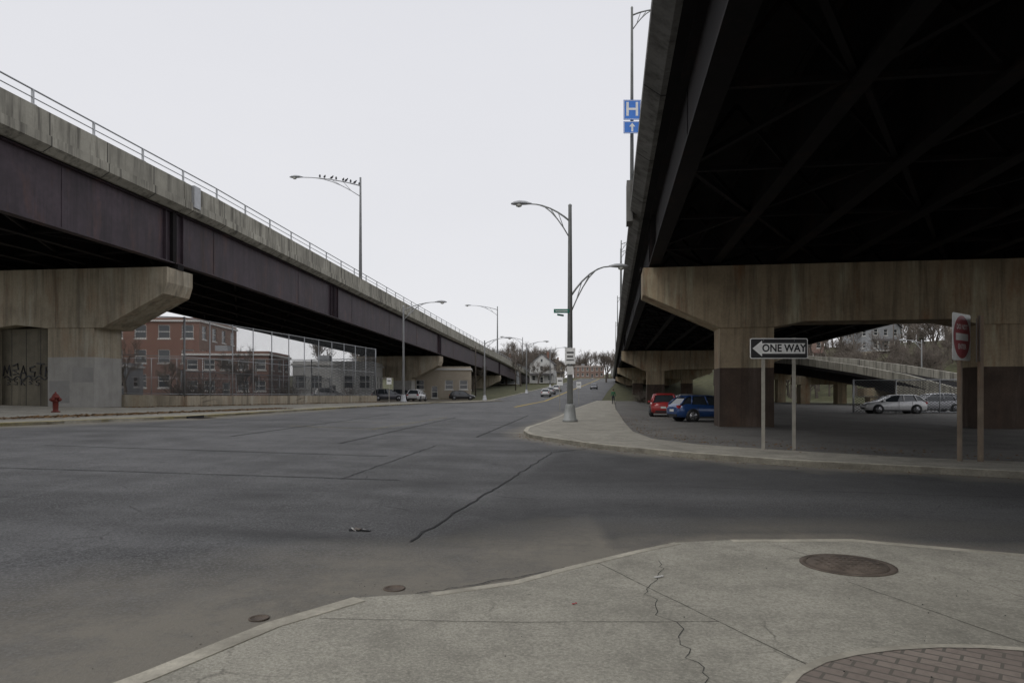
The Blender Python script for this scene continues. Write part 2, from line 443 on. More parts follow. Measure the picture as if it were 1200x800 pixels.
near_curb = [(-2.6, 2.6), (-2.0, 3.67), (-1.62, 4.5), (-1.18, 5.09), (-0.62, 5.25), (0, 5.61), (.45, 6.04), (1.17, 6.67), (1.68, 7.07), (2.3, 7.2), (3.6, 7.23), (4.9, 6.56), (7, 5.6), (12, 3.4), (20, 0)]
island = [(16, 128), (9.2, 85), (5.6, 62), (2.9, 42.7), (1.5, 34), (.6, 29), (.45, 26.5), (.6, 24.3), (1.1, 22.6), (2.4, 19.6), (4.2, 16.9), (5.95, 15.0), (9.5, 12.7), (14, 10.3), (24, 5.5), (40, -2)]
leftcurb = [(-40, -14), (-27, 8), (-20.5, 20), (-18.3, 25.5), (-16, 34), (-14.7, 50), (-13, 66), (-9.4, 94), (-4, 130), (5.5, 185), (12.5, 225), (30, 330), (40, 392)]

def dpoly(p, poly):
    best = 1e9
    for a, b2 in zip(poly[:-1], poly[1:]):
        ax, ay = a; bx, by = b2; dx, dy = bx-ax, by-ay
        t = max(0, min(1, ((p[0]-ax)*dx+(p[1]-ay)*dy)/(dx*dx+dy*dy)))
        best = min(best, math.hypot(p[0]-ax-t*dx, p[1]-ay-t*dy))
    return best

xs = [-90, -60, -45, -30]+[-20+.4*i for i in range(40)]+[-4+.15*i for i in range(80)]+[8+.3*i for i in range(41)]+[25, 30, 40, 60, 75]
ys = [-40, -20, -10, -4]+[.15*i for i in range(100)]+[15+.4*i for i in range(63)]+[41, 44, 50, 60, 70, 80, 90, 100, 115, 130]
b = B(); nx = len(xs)
vs = [(x, y, g(x, y)+.004) for y in ys for x in xs]
b.add(vs, [(j*nx+i, j*nx+i+1, (j+1)*nx+i+1, (j+1)*nx+i) for j in range(len(ys)-1) for i in range(nx-1)], 'asphalt')
road = b.build('road')
da = road.data.attributes.new('dirt', 'FLOAT', 'POINT'); sa = road.data.attributes.new('stain', 'FLOAT', 'POINT')
dv = []; sv = []
rs = random.Random(4)
blobs = [(rs.uniform(-16, 2), rs.uniform(5, 40), rs.uniform(.5, 2.6), rs.uniform(.2, .9), rs.uniform(-.4, .4), rs.uniform(.4, .9)) for _ in range(44)]
arcs = [(9.5, 24.5, 13.5), (9.5, 24.5, 15.2), (-9, -3, 13.2), (-9, -3, 15.0), (4, 30, 17), (4, 30, 18.6)]
for v in vs:
    p = (v[0], v[1])
    near = -22 < v[0] < 26 and -5 < v[1] < 60
    if not near: dv.append(.0); sv.append(.0); continue
    d1 = dpoly(p, near_curb); d2 = dpoly(p, island); d3 = dpoly(p, leftcurb)
    wob = noise.noise(Vector((v[0]*.6, v[1]*.6, 3)))*.5
    wob2 = noise.noise(Vector((v[0]*1.9, v[1]*1.9, 7)))*.5
    k = 0
    k = max(k, 1.0*max(0, 1-d1/max(.3, (1.0+wob*1.4+wob2*.6+(1.2 if v[0] < 1 else -.3)))))
    k = max(k, .8*max(0, 1-d2/max(.3, 1.0+wob+wob2)))
    k = max(k, .9*max(0, 1-d3/(2.0+wob)))
    k = max(k, (.85+wob2)*max(0, 1-math.hypot((v[0]+.3)/3.0, (v[1]-6.2)/1.4)))
    k = max(k, (.7+wob2)*max(0, 1-math.hypot((v[0]+2.6)/2.4, (v[1]-4.4)/2.2)))
    k = max(k, .35*max(0, 1-math.hypot((v[0]-3.0)/4, (v[1]-8.0)/.9)))
    dv.append(max(0, min(1, k*1.35)))
    s = 0
    if v[1] > 7:
        edge = (v[0]-(-1.1+(v[1]-7.2)*.2))
        s = max(0, min(1, edge/.4+.1))*(1 if v[1] < 20 else 0)*.8
        band = math.exp(-((v[1]-(11.2-.25*v[0]))/1.0)**2)
        s *= (1-.65*band)
    for bx, by, ra, rb_, an, st in blobs:
        dx, dy = v[0]-bx, v[1]-by
        if abs(dx) > 6 or abs(dy) > 6: continue
        u_ = dx*math.cos(an)+dy*math.sin(an); w_ = -dx*math.sin(an)+dy*math.cos(an)
        s = max(s, st*math.exp(-((u_/ra)**2+(w_/rb_)**2)))
    for cx, cy, rr in arcs:
        d = abs(math.hypot(v[0]-cx, v[1]-cy)-rr)
        s = max(s, .6*math.exp(-(d/.28)**2)*(.5+wob*1.5))
    sv.append(max(0, min(1, s+wob2*.15*(s > .02))))
da.data.foreach_set('value', dv); sa.data.foreach_set('value', sv)

L = [(-4, 129.9), (5.5, 185), (12.5, 225), (30, 330), (40, 392)]
Rr = [(17, 129.9), (26, 185), (33, 225), (51, 330), (61, 392)]
b = B(); vs = []
for (a, c) in zip(L, Rr):
    for t in range(6):
        x = a[0]+(c[0]-a[0])*t/5; y = a[1]; vs.append((x, y, g(x, y)+.01))
b.add(vs, [(j*6+i, j*6+i+1, (j+1)*6+i+1, (j+1)*6+i) for j in range(4) for i in range(5)], 'asphalt')
b.build('hill_road')
mid = [((a[0]+c[0])/2, a[1]) for a, c in zip(L, Rr)]
strip_mesh('centre_line', [(0.5, 75), (3.2, 100)]+mid, .4, .03, 'myellow2', step=8)

inner = near_curb+[(20, -12), (-6, -12), (-4.2, 0)]
drape('near_sidewalk', inner, .05, 'walk', 2.0, .06, 'kerb')
strip_mesh('near_kerb', near_curb[:4], -.13, .056, 'kerb', .06, .4)
strip_mesh('flush_kerb', near_curb[4:9], -.085, .054, 'kerb', .055, .3)
strip_mesh('far_kerb', near_curb[9:], -.11, .054, 'kerb', .055, .5)
for a, c in [((.75, 6.3), (1.9, 3.3)), ((2.75, 5.6), (3.35, 3.6)), ((5.2, 6.3), (5.6, 3.0)), ((-1.3, 4.6), (1.4, 4.62))]:
    n = 14
    strip_mesh('pavement_joint', [(a[0]+(c[0]-a[0])*t/n+random.uniform(-.006, .006), a[1]+(c[1]-a[1])*t/n+random.uniform(-.006, .006)) for t in range(n+1)], .010, .0535, 'joint', step=.5)
pts = []; x, y = 1.35, 6.3
while y > 3.2:
    pts.append((x, y)); y -= .07; x += random.uniform(-.045, .065)
strip_mesh('pavement_crack', pts, .007, .0535, 'seam', step=.3)
arc = [(1.35, 3.3), (1.45, 3.56), (1.6, 3.75), (1.8, 3.91), (2.03, 4.02), (2.3, 4.1), (2.6, 4.14), (2.85, 4.13), (3.1, 4.08), (3.4, 3.98), (3.7, 3.83), (4.2, 3.3)]
drape('brick_paving', arc+[(4.2, 1), (1.35, 1)], .0545, 'paver', 1.0)
strip_mesh('paving_border', arc, .06, .058, 'kerb', step=.3)
b = B()
b.lathe((3.02, 6.15, .052), [(.40, 0), (.40, .006), (.35, .006), (.348, .0005), (.335, .0005), (.333, .010), (.0, .010)], 'iron', 40)
for i in range(-4, 5):
    for j in range(-4, 5):
        if i*i+j*j < 17: b.box((3.02+i*.07, 6.15+j*.07, .064), (.035, .035, .006), 'iron', .4)
b.build('manhole_cover')

isl_in = [(36, 2.2), (22, 9.0), (11.3, 14.3), (9.0, 15.6), (6.9, 17.6), (5.3, 19.5), (4.5, 22), (4.6, 26), (5.6, 34), (6.8, 42.7), (9.4, 62), (12.8, 85), (19.4, 128)]
drape('corner_sidewalk', island+[(44, 0)]+isl_in, .13, 'walkgrid', 4.0, .14, 'kerb')
strip_mesh('corner_kerb', island, .16, .136, 'kerb', .14, 1.0)
lot = isl_in[::-1]+[(44, 0), (74, 0), (74, 129), (19.4, 129)]
drape('parking_lot', [(p[0]+.001, p[1]) for p in lot], .02, 'asphalt_lot', 10)
drape('lawn_strip', [(46, 52), (50, 52), (74, 110), (74, 129), (40, 129)], .06, 'ground', 10)
drape('lawn', [(20.5, 100), (28, 100), (33, 128), (23, 128)], .05, 'ground', 10)

back = [(-2, 130), (-8, 94), (-15.5, 84), (-23, 50), (-26, 43.5), (-60, 46), (-60, -14)]
drape('left_sidewalk', leftcurb[:9]+back, .13, 'walkgrid', 5.0, .14, 'kerb')
strip_mesh('left_kerb', leftcurb[2:9], .2, .136, 'kerby', .14, 1.5)
strip_mesh('hill_kerb', leftcurb[8:], .2, .14, 'kerb', .14, 6)
drape('dirt_lot', [(-1, 129.5), (-7.9, 94), (-15.4, 84.1), (-23, 50.2), (-26, 43.8), (-60, 46.2), (-89, 46), (-89, 129.5)], .05, 'dirt', 5)

def mk(a, c, w, m='mwhite'): strip_mesh('road_marking', [a, c], w, .012, m, step=1)
mk((-9.5, 29), (-5.6, 27.5), .16, 'myellow'); mk((-8.3, 33), (-5.2, 33.5), .16, 'myellow')
mk((-5.6, 27.5), (-3.9, 42), .12, 'myellow'); mk((-10.5, 38), (-6.5, 40), .2)
def crack(a, c, w, n=26, j=.05, m='crack'):
    pts = []
    for i in range(n+1):
        t = i/n; pts.append((a[0]+(c[0]-a[0])*t+random.uniform(-j, j), a[1]+(c[1]-a[1])*t+random.uniform(-j, j)))
    strip_mesh('road_crack', pts, w, .0135, m, step=1)
crack((-1.08, 7.2), (1.1, 18.3), .028, 44, .035); crack((1.1, 18.3), (2.1, 19.3), .05, 6)
crack((1.1, 18.3), (-6, 20.5), .03, 34, .06, 'seam')
crack((-13, 13), (-2, 12.1), .07, 44, .02, 'seam')
crack((-12, 17.5), (-3, 16.4), .09, 40, .02, 'seam')
crack((-.75, 5.33), (.5, 6.2), .018, 20, .02, 'seam'); crack((.5, 6.2), (1.7, 7.2), .014, 14, .01, 'seam')
crack((3, 11.5), (14, 8.8), .02, 45, .04, 'seam'); crack((-5, 20), (-3.4, 42), .12, 44, .02, 'seam'); crack((-9, 22), (-8, 45), .12, 44, .02, 'seam')
crack((-1.2, 24), (1.2, 48), .1, 44, .02, 'seam'); crack((-3, 12.1), (-2.2, 20), .05, 34, .02, 'seam')

def scatter(name, m, n, fn, s0, s1, flat=False):
    b = B()
    for i in range(n):
        x, y, z = fn(); s = random.uniform(s0, s1)
        if flat:
            T = Matrix.Rotation(random.uniform(0, 6.28), 4, 'Z')@Matrix.Rotation(random.uniform(-.6, .6), 4, 'X')
            b.add([T@Vector(p)+Vector((x, y, z+s*.3)) for p in ((-s, 0, 0), (0, -s*.5, 0.1*s), (s, 0, 0), (0, s*.5, .1*s))], [(0, 1, 2, 3)], m)
        else:
            b.lathe((x, y, z), [(s*.6, 0), (s, s*.35), (s*.5, s*.8)], m, 5)
    return b.build(name)
def near_gutter():
    t = random.random()*(len(near_curb)-6); i = int(t); a = near_curb[i]; c = near_curb[i+1]; f = t-i
    d = abs(random.gauss(0, .22))
    x = a[0]+(c[0]-a[0])*f-d*.5; y = a[1]+(c[1]-a[1])*f+d
    return x, y, g(x, y)+.005
scatter('grit', 'grit', 260, near_gutter, .002, .006)
def lw():
    t = random.random(); x = -19.3+t*4.2+random.gauss(0, .35); y = 27+t*22+random.gauss(0, .6)
    return x-1.2, y, g(x-1.2, y)+.14
scatter('leaf_litter', 'leaf', 2600, lw, .04, .12, True)
def lw2():
    t = random.random(); x = -25.5+t*9+random.gauss(0, .3)+.8; y = 44+t*40
    return x, y, g(x, y)+.14
scatter('leaf_pile', 'leaf', 1500, lw2, .05, .13, True)
def lw3():
    t = random.random()*8; i = int(t)+1; f = t-int(t); a = isl_in[i]; c = isl_in[i+1]
    return a[0]+(c[0]-a[0])*f+abs(random.gauss(0, .9)), a[1]+(c[1]-a[1])*f+random.gauss(.5, .7), .15
scatter('fallen_leaves', 'leaf', 900, lw3, .02, .055, True)
def lw4():
    t = random.random()*6; i = int(t)+6; f = t-int(t); a = island[i]; c = island[i+1]
    return a[0]+(c[0]-a[0])*f-abs(random.gauss(0, .25)), a[1]+(c[1]-a[1])*f-abs(random.gauss(0, .25)), .012
scatter('gutter_debris', 'leaf', 380, lw4, .012, .035, True)
def sw():
    x = random.uniform(-1.5, 5); y = random.uniform(3.2, 6.6)
    return x, y, .056
scatter('pavement_grit', 'crack', 90, sw, .002, .006)
b = B()
for i in range(9):
    T = Matrix.Rotation(random.uniform(0, 6.28), 4, 'Z')@Matrix.Rotation(random.uniform(-.8, .8), 4, 'X')
    b.box((-1.72+random.uniform(-.08, .08), 7.75+random.uniform(-.04, .04), .035+random.uniform(0, .03)), (.09, .04, .01), ('black', 'signblack', 'signback', 'trim')[i % 4], mat=T)
b.build('litter')
b = B(); b.box((1.22, 5.72, .06), (.06, .025, .006), 'trim', .5); b.box((1.26, 5.74, .064), (.03, .02, .005), 'trim', 1.1); b.build('paper_scrap')
b = B(); b.box((.45, 5.0, .058), (.02, .014, .005), 'tail', .5); b.box((.47, 5.01, .06), (.012, .014, .005), 'tail', 1.1); b.build('red_wrapper')
b = B(); b.lathe((-1.75, 4.72, .04), [(.07, 0), (.07, .008), (.055, .008), (.054, .003), (0, .004)], 'iron', 16); b.build('valve_cover')
b = B(); b.lathe((-.95, 5.5, .022), [(.09, 0), (.09, .008), (.07, .008), (.068, .003), (0, .004)], 'iron', 16); b.build('valve_cover')
b = B(); b.box((-15.95, 34.4, g(-16, 34)+.07), (.1, 1.4, .11), 'black', -.1); b.box((-15.6, 34.4, g(-15.6, 34)+.012), (.6, 1.5, .02), 'iron', -.1)
for i in range(6): b.box((-15.6, 33.8+i*.24, g(-15.6, 34)+.026), (.5, .05, .01), 'black', -.1)
b.build('storm_drain')

# ------------------------------------------------------------------ viaducts
def interp(tab, y):
    if y <= tab[0][0]: return tab[0][1]
    for (a, za), (c, zc) in zip(tab[:-1], tab[1:]):
        if y <= c: return za+(zc-za)*(y-a)/(c-a)
    return tab[-1][1]

def sweep(b, stations, nrm, prof, m, caps=True):
    vs = []; n = len(prof)
    for (x, y, z) in stations:
        for (o, h) in prof: vs.append((x+nrm[0]*o, y+nrm[1]*o, z+h))
    fs = [(i*n+k, i*n+(k+1) % n, (i+1)*n+(k+1) % n, (i+1)*n+k) for i in range(len(stations)-1) for k in range(n)]
    if caps: fs += [list(range(n)), [(len(stations)-1)*n+k for k in range(n)]]
    b.add(vs, fs, m)

def viaduct(name, x0, slope, ztab, sgn, W, ystart, yend, ph, dh, gh, goff, ngird, joints, parm, girm, innerm, brace, railpitch, railh):
    root = empty(name)
    d = Vector((slope, 1)).normalized(); nrm = (sgn*d.y, -sgn*d.x)
    E = lambda y: (x0+slope*y, y, interp(ztab, y))
    def st(a, c):
        ys = [a]; y = math.floor(a/10)*10+10
        while y < c-.01: ys.append(y); y += 10
        ys.append(c); return [E(y) for y in ys]
    seg = [ystart]+[j for j in joints if ystart < j < yend]+[yend]
    P = B(); S = B(); G = B(); GI = B()
    for a, c in zip(seg[:-1], seg[1:]):
        a2 = a+.05; c2 = c-.05; s = st(a2, c2)
        sweep(P, s, nrm, [(.1, 0), (.45, 0), (.45, -ph), (.1, -ph-.05)], parm)
        sweep(P, s, nrm, [(0, -ph-.06), (.6, -ph-.06), (.6, -dh), (.45, -dh), (0, -dh+.3)], parm)
        sweep(P, s, nrm, [(W-.45, 0), (W-.1, 0), (W-.1, -ph), (W-.45, -ph)], parm)
        sweep(P, s, nrm, [(W, -ph-.06), (W-.6, -ph-.06), (W-.6, -dh), (W, -dh+.3)], parm)
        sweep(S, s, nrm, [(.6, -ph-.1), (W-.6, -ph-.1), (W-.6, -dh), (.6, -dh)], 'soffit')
        for k in range(ngird):
            o = goff+(W-2*goff)*k/(ngird-1)
            fw = .26 if k in (0, ngird-1) else .2
            prof = [(o-fw, -dh-.003), (o+fw, -dh-.003), (o+fw, -dh-.07), (o+.03, -dh-.07), (o+.03, -gh+.08), (o+fw, -gh+.08), (o+fw, -gh), (o-fw, -gh), (o-fw, -gh+.08), (o-.03, -gh+.08), (o-.03, -dh-.07), (o-fw, -dh-.07)]
            sweep(G if k in (0,) else GI, s, nrm, prof, girm if k == 0 else innerm)
        for yy in (a2+.15, a2+.9, c2-.15, c2-.9):
            if yy < ystart+1 or yy > yend-1: continue
            e = E(yy); hh = gh-dh-.16
            for oo in (goff-.13,):
                G.box((e[0]+nrm[0]*oo, e[1]+nrm[1]*oo, e[2]-dh-.08-hh/2), (.19, .04, hh), girm, -math.atan(slope))
    y = ystart+3
    while y < min(yend, 140):
        e = E(y); hh = gh-dh-.16
        G.box((e[0]+nrm[0]*(goff-.045), e[1]+nrm[1]*(goff-.045), e[2]-dh-.08-hh/2), (.02, .02, hh), girm, -math.atan(slope))
        y += 14.6
    y = ystart+2; kk = 0
    while y < min(yend, 150):
        for k in range(ngird-1):
            o1 = goff+(W-2*goff)*k/(ngird-1)+.05; o2 = goff+(W-2*goff)*(k+1)/(ngird-1)-.05
            e = E(y); zt = e[2]-dh-.25; zb = e[2]-gh+.2
            pt = lambda o, z, dy=0: (e[0]+nrm[0]*o+slope*dy, e[1]+nrm[1]*o+dy, z)
            GI.tube([pt(o1, zb), pt(o2, zb)], .09, innerm, 4, False)
            GI.tube([pt(o1, zb), pt((o1+o2)/2, zt)], .08, innerm, 4, False)
            GI.tube([pt(o2, zb), pt((o1+o2)/2, zt)], .08, innerm, 4, False)
            if (k+kk) % 2 == 0: GI.tube([pt(o1, zb+.12), pt(o2, zb+.12, brace)], .1, innerm, 4, False)
            else: GI.tube([pt(o2, zb+.12), pt(o1, zb+.12, brace)], .1, innerm, 4, False)
        y += brace; kk += 1
    P.build('parapet', root); S.build('deck', root); G.build('fascia_girder', root); GI.build('inner_girders', root)
    Rb = B()
    for o in (.27, W-.27):
        s = st(ystart, yend)
        for hh, r in ((railh, .045), (railh*.5, .03)):
            Rb.tube([(p[0]+nrm[0]*o, p[1]+nrm[1]*o, p[2]+hh) for p in s], r, 'galv', 6)
        y = ystart+1.07
        while y < yend:
            e = E(y); Rb.box((e[0]+nrm[0]*o, e[1]+nrm[1]*o, e[2]+railh/2), (.1, .12, railh), 'galv'); 
            Rb.box((e[0]+nrm[0]*o, e[1]+nrm[1]*o, e[2]+.03), (.25, .28, .06), 'galv')
            y += railpitch
    Rb.build('railing', root)
    return root, E, nrm

zL = [(-40, 15.8), (50, 15.8), (80, 15.15), (132, 14.05), (200, 12.8), (300, 10.2), (340, 9.4)]
zR = [(-40, 11.3), (170, 11.3), (330, 9.6)]
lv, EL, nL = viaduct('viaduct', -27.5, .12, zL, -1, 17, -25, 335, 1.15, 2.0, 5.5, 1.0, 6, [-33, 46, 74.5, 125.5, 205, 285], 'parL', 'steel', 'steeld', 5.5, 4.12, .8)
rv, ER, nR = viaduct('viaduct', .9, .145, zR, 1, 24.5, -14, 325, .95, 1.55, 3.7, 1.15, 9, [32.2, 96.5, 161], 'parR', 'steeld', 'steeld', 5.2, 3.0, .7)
b = B()
e = EL(47.2); b.box((e[0]+.0, e[1], e[2]-.75), (.22, .75, 1.5), 'galv', -.12)
e = EL(46)
b.box((e[0]+nL[0]*.9, e[1], e[2]-3.75), (.3, .35, 3.4), 'steeld', -.12)
b.tube([(e[0]-1.35, e[1]+.4, e[2]-2.2), (e[0]-1.2, e[1]+.4, e[2]-5.4), (e[0]-1.5, e[1]-.5, e[2]-6.2)], .09, 'steeld', 8)
b.build('joint_cover', lv)
b = B()
e = ER(32.2); b.box((e[0]-.03, e[1], e[2]-.8), (.28, 1.1, 1.9), 'parR', -.145)
b.build('joint_bracket', rv)

def pier(name, anchor, slope, sgn, ztop, cap, cols, depth, m, parent, colm=None, split=None, girders=None, colinset=.25, ytop=None):
    d = Vector((slope, 1)).normalized(); ax = Vector((sgn*d.y, -sgn*d.x, 0)); dv = Vector((d.x, d.y, 0))
    A = Vector((anchor[0], anchor[1], 0))
    b = B()
    P = lambda s, z, dd=0: A+ax*s+dv*dd+Vector((0, 0, z))
    b.prism([P(s, ztop+z) for s, z in cap], dv*depth, m)
    zb = ztop+min(z for s, z in cap)
    for s0, s1 in cols:
        c = P((s0+s1)/2, 0); zg = g(c.x, c.y)-.3
        zs = zg+.3+split if split else zg
        ci = colinset
        b.prism([P(s0, zs, ci), P(s1, zs, ci), P(s1, zb+.01, ci), P(s0, zb+.01, ci)], dv*(depth-2*ci), m)
        e = .004
        b.prism([P(s0-e, zg, ci-e), P(s1+e, zg, ci-e), P(s1+e, zs-.002, ci-e), P(s0-e, zs-.002, ci-e)], dv*(depth-2*ci+2*e), colm)
    if girders:
        for s in girders:
            c = P(s, ztop+(ytop-ztop)/2, depth/2)
            b.box(c, (.6, .7, (ytop-ztop)-.01), 'steeld', -math.atan(slope))
    return b.build(name, parent), P

capR = [(0, 0), (0, -1.25), (3.5, -2.85), (5.9, -2.85), (7.2, -2.6), (13.4, -2.6), (14.6, -2.85), (17.3, -2.85), (21.6, -1.25), (21.6, 0)]
gR = [(24.5-2*1.15)*k/8+.2 for k in range(8)]
for i, y in enumerate((31, 95, 159, 223)):
    zt = interp(zR, y)-3.7-.15
    pr, PR = pier('pier_%d' % (i+1), (.9+.145*y+.75, y+1), .145, 1, zt, capR, [(3.5, 5.9), (14.6, 17.2)], 2.0, 'cap', rv, 'pbrown', 2.75, gR, .12, zt+.15)
capL_ = [(0, 0), (0, -1.0), (.25, -1.75), (4.6, -3.95), (8.75, -3.95), (11, -3.7), (12.9, -3.95), (15.6, -2.4), (15.6, 0)]
gL = [15*k/5+.25 for k in range(6)]
for i, y in enumerate((45, 124.5, 204, 284)):
    zt = interp(zL, y)-5.5-.4
    pl, PL = pier('pier_%d' % (i+1), (-22.75+.12*(y-45), y), .12, -1, zt, capL_, [(5.3, 8.7)], 2.9, 'capL', lv, 'pgrey', 3.4, gL, .12, zt+.4)
    if i == 0:
        P1 = PL; z1 = zt
b = B()
b.prism([P1(8.71, .5, .9), P1(12.9, .5, .9), P1(12.9, z1-3.9, .9), P1(8.71, z1-3.9, .9)], (0.24, 1.98*.6, 0), 'infill')
b.prism([P1(12.9, .5, .05), P1(15.6, .5, .05), P1(15.6, z1-2.4, .05), P1(12.9, z1-3.9, .05)], (.3, 2.6, 0), 'capL')
for s in (9.9, 11.0, 12.1):
    b.prism([P1(s, .5, .897), P1(s+.04, .5, .897), P1(s+.04, z1-3.95, .897), P1(s, z1-3.95, .897)], (0, .002, 0), 'crack')
b.prism([P1(5.36, 2.3, .112), P1(6.9, 2.3, .112), P1(6.9, 3.3, .112), P1(5.36, 3.3, .112)], (0, .002, 0), 'pgrey2')
b.prism([P1(7.1, .9, .112), P1(8.6, .9, .112), P1(8.6, 2.4, .112), P1(7.1, 2.4, .112)], (0, .002, 0), 'pgrey2')
b.build('infill_wall', lv)
b = B()
def scrib(s0, z0, pts, w=.05, sc=1.0):
    b.tube([P1(s0-px*sc, z0+pz*sc, .87) for px, pz in pts], w, 'graf', 4)
letters = [[(0, 0), (.1, .7), (.3, .2), (.45, .75), (.55, 0)], [(.1, .6), (.45, .75), (.5, .35), (.1, .3), (.55, .05), (.1, 0)], [(0, 0), (.25, .8), (.5, 0), (.4, .3), (.1, .3)],
           [(.5, .7), (.1, .6), (.15, .35), (.5, .3), (.45, 0), (0, .05)], [(0, .75), (.6, .7), (.3, .7), (.25, 0)], [(0, 0), (.05, .7), (.5, .6), (.1, .35), (.5, 0)]]
for i in range(6): scrib(12.75-i*.64, 2.75+.12*math.sin(i*2), letters[i], .055, 1.0)
for i in range(5): scrib(12.5-i*.55, 2.15+.08*math.sin(i*3), letters[(i*2+1) % 6], .035, .55)
pts = [(t*.065, .12*math.sin(t*.5)) for t in range(58)]
scrib(12.7, 2.62, pts, .04)
b.build('graffiti', lv)

root = empty('exit_ramp')
path = [(35, 128, 8.6), (38.5, 106, 7.4), (40.8, 96, 6.5), (43, 86, 5.1), (44.9, 78, 3.7), (46, 71, 2.1), (46.3, 64, 1.1)]
def sweep_path(b, path, prof, m):
    n = len(prof); vs = []
    for i, p in enumerate(path):
        a = Vector(path[max(i-1, 0)]); c = Vector(path[min(i+1, len(path)-1)]); d = (a-c); d.z = 0; d.normalize()
        nn = Vector((d.y, -d.x, 0))
        for o, h in prof: q = Vector(p)+nn*o; vs.append((q.x, q.y, q.z+h))
    b.add(vs, [(i*n+k, i*n+(k+1) % n, (i+1)*n+(k+1) % n, (i+1)*n+k) for i in range(len(path)-1) for k in range(n)]+[list(range(n)), [(len(path)-1)*n+k for k in range(n)]], m)
b = B()
sweep_path(b, path, [(0, 0), (.4, 0), (.4, -1), (0, -1)], 'parL')
sweep_path(b, path, [(8, 0), (8.4, 0), (8.4, -1), (8, -1)], 'parL')
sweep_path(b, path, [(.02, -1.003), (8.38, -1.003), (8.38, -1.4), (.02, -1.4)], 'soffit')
sweep_path(b, path[:5], [(.6, -1.41), (.8, -1.41), (.8, -2.6), (.6, -2.6)], 'steeld')
sweep_path(b, path[:5], [(7.6, -1.41), (7.8, -1.41), (7.8, -2.6), (7.6, -2.6)], 'steeld')
b.build('deck', root)
b = B()
for (x, y, z) in ((37.6, 111, 4.9), (40.6, 97, 3.9), (43.6, 84, 2.2)):
    for o in (.8, 6): b.box((x+o, y, (z)/2), (1.3, 1.3, z), 'cap')
    b.box((x+3.4, y, z-.6), (8.2, 1.5, 1.1), 'cap')
b.prism([(44.6, 79.5, 0), (46.2, 64, 0), (46.2, 64, .1), (45.2, 76, 2.1), (44.6, 79.5, 2.5)], (.3, .02, 0), 'parL')
b.build('piers', root)

# ------------------------------------------------------------------ fences
def fence(name, pts, h, wall=0, pitch=3.4, m='link', r=.045):
    root = empty(name)
    pb = B(); mb = B(); wb = B()
    for a, c in zip(pts[:-1], pts[1:]):
        L_ = math.dist(a, c); n = max(1, round(L_/pitch))
        tp = []
        for i in range(n+1):
            x = a[0]+(c[0]-a[0])*i/n; y = a[1]+(c[1]-a[1])*i/n; z = g(x, y)+wall
            rr = r*1.6 if i in (0, n) else r
            pb.tube([(x, y, z-.05), (x, y, z+h+.06)], rr, 'galv', 8)
            tp.append((x, y, z))
        pb.tube([(p[0], p[1], p[2]+h) for p in tp], r*.8, 'galv', 6)
        pb.tube([(p[0], p[1], p[2]+h*.5) for p in tp], r*.55, 'galv', 6)
        pb.tube([(p[0], p[1], p[2]+.12) for p in tp], r*.5, 'galv', 6)
        for p, q in zip(tp[:-1], tp[1:]):
            mb.face([(p[0], p[1], p[2]+.05), (q[0], q[1], q[2]+.05), (q[0], q[1], q[2]+h), (p[0], p[1], p[2]+h)], m)
            if wall:
                dx, dy = q[0]-p[0], q[1]-p[1]; l = math.hypot(dx, dy); nx, ny = -dy/l*.2, dx/l*.2
                wb.prism([(p[0]-nx, p[1]-ny, p[2]-wall-.1), (q[0]-nx, q[1]-ny, q[2]-wall-.1), (q[0]-nx, q[1]-ny, q[2]), (p[0]-nx, p[1]-ny, p[2])], (2*nx, 2*ny, 0), 'capL')
    pb.build('posts', root); mb.build('wire_mesh', root)
    if wall: wb.build('low_wall', root)
    return root
fence('chain_link_fence', [(-28.3, 48.9), (-23.9, 49.8), (-16.8, 84)], 5.7, .9, 3.0)
fence('chain_link_fence', [(-16.8, 84), (-27, 92), (-60, 100)], 5.5, 0, 4)
fence('chain_link_fence', [(-30, 62), (-24, 90)], 3.0, 0, 4)
fence('chain_link_fence', [(27, 54), (36, 52), (46, 52)], 2.6, 0, 3)

# ------------------------------------------------------------------ lamps
def cobra(b, p, dirv, L_=.95, s=1.0):
    d = Vector((dirv[0], dirv[1], 0)).normalized(); n = Vector((-d.y, d.x, 0)); p = Vector(p)
    secs = [(0, .05, .05, 0), (.12, .08, .07, .01), (.3, .15, .11, .02), (.6, .2, .13, .02), (.85, .17, .1, 0), (1, .06, .04, -.01)]
    vs = []; K = 10
    for t, w, h, z in secs:
        for k in range(K):
            a = 2*math.pi*k/K
            vs.append(p+d*t*L_*s+n*math.cos(a)*w*s+Vector((0, 0, (math.sin(a)*h*(1 if math.sin(a) > 0 else .55)+z)*s)))
    fs = [(i*K+k, i*K+(k+1) % K, (i+1)*K+(k+1) % K, (i+1)*K+k) for i in range(len(secs)-1) for k in range(K)]+[list(range(K)), [5*K+k for k in range(K)]]
    b.add(vs, fs, 'polel', True)
    b.lathe(p+d*.62*L_*s+Vector((0, 0, -.16*s)), [(.03*s, 0), (.13*s, .04*s), (.15*s, .12*s)], 'lens', 12)

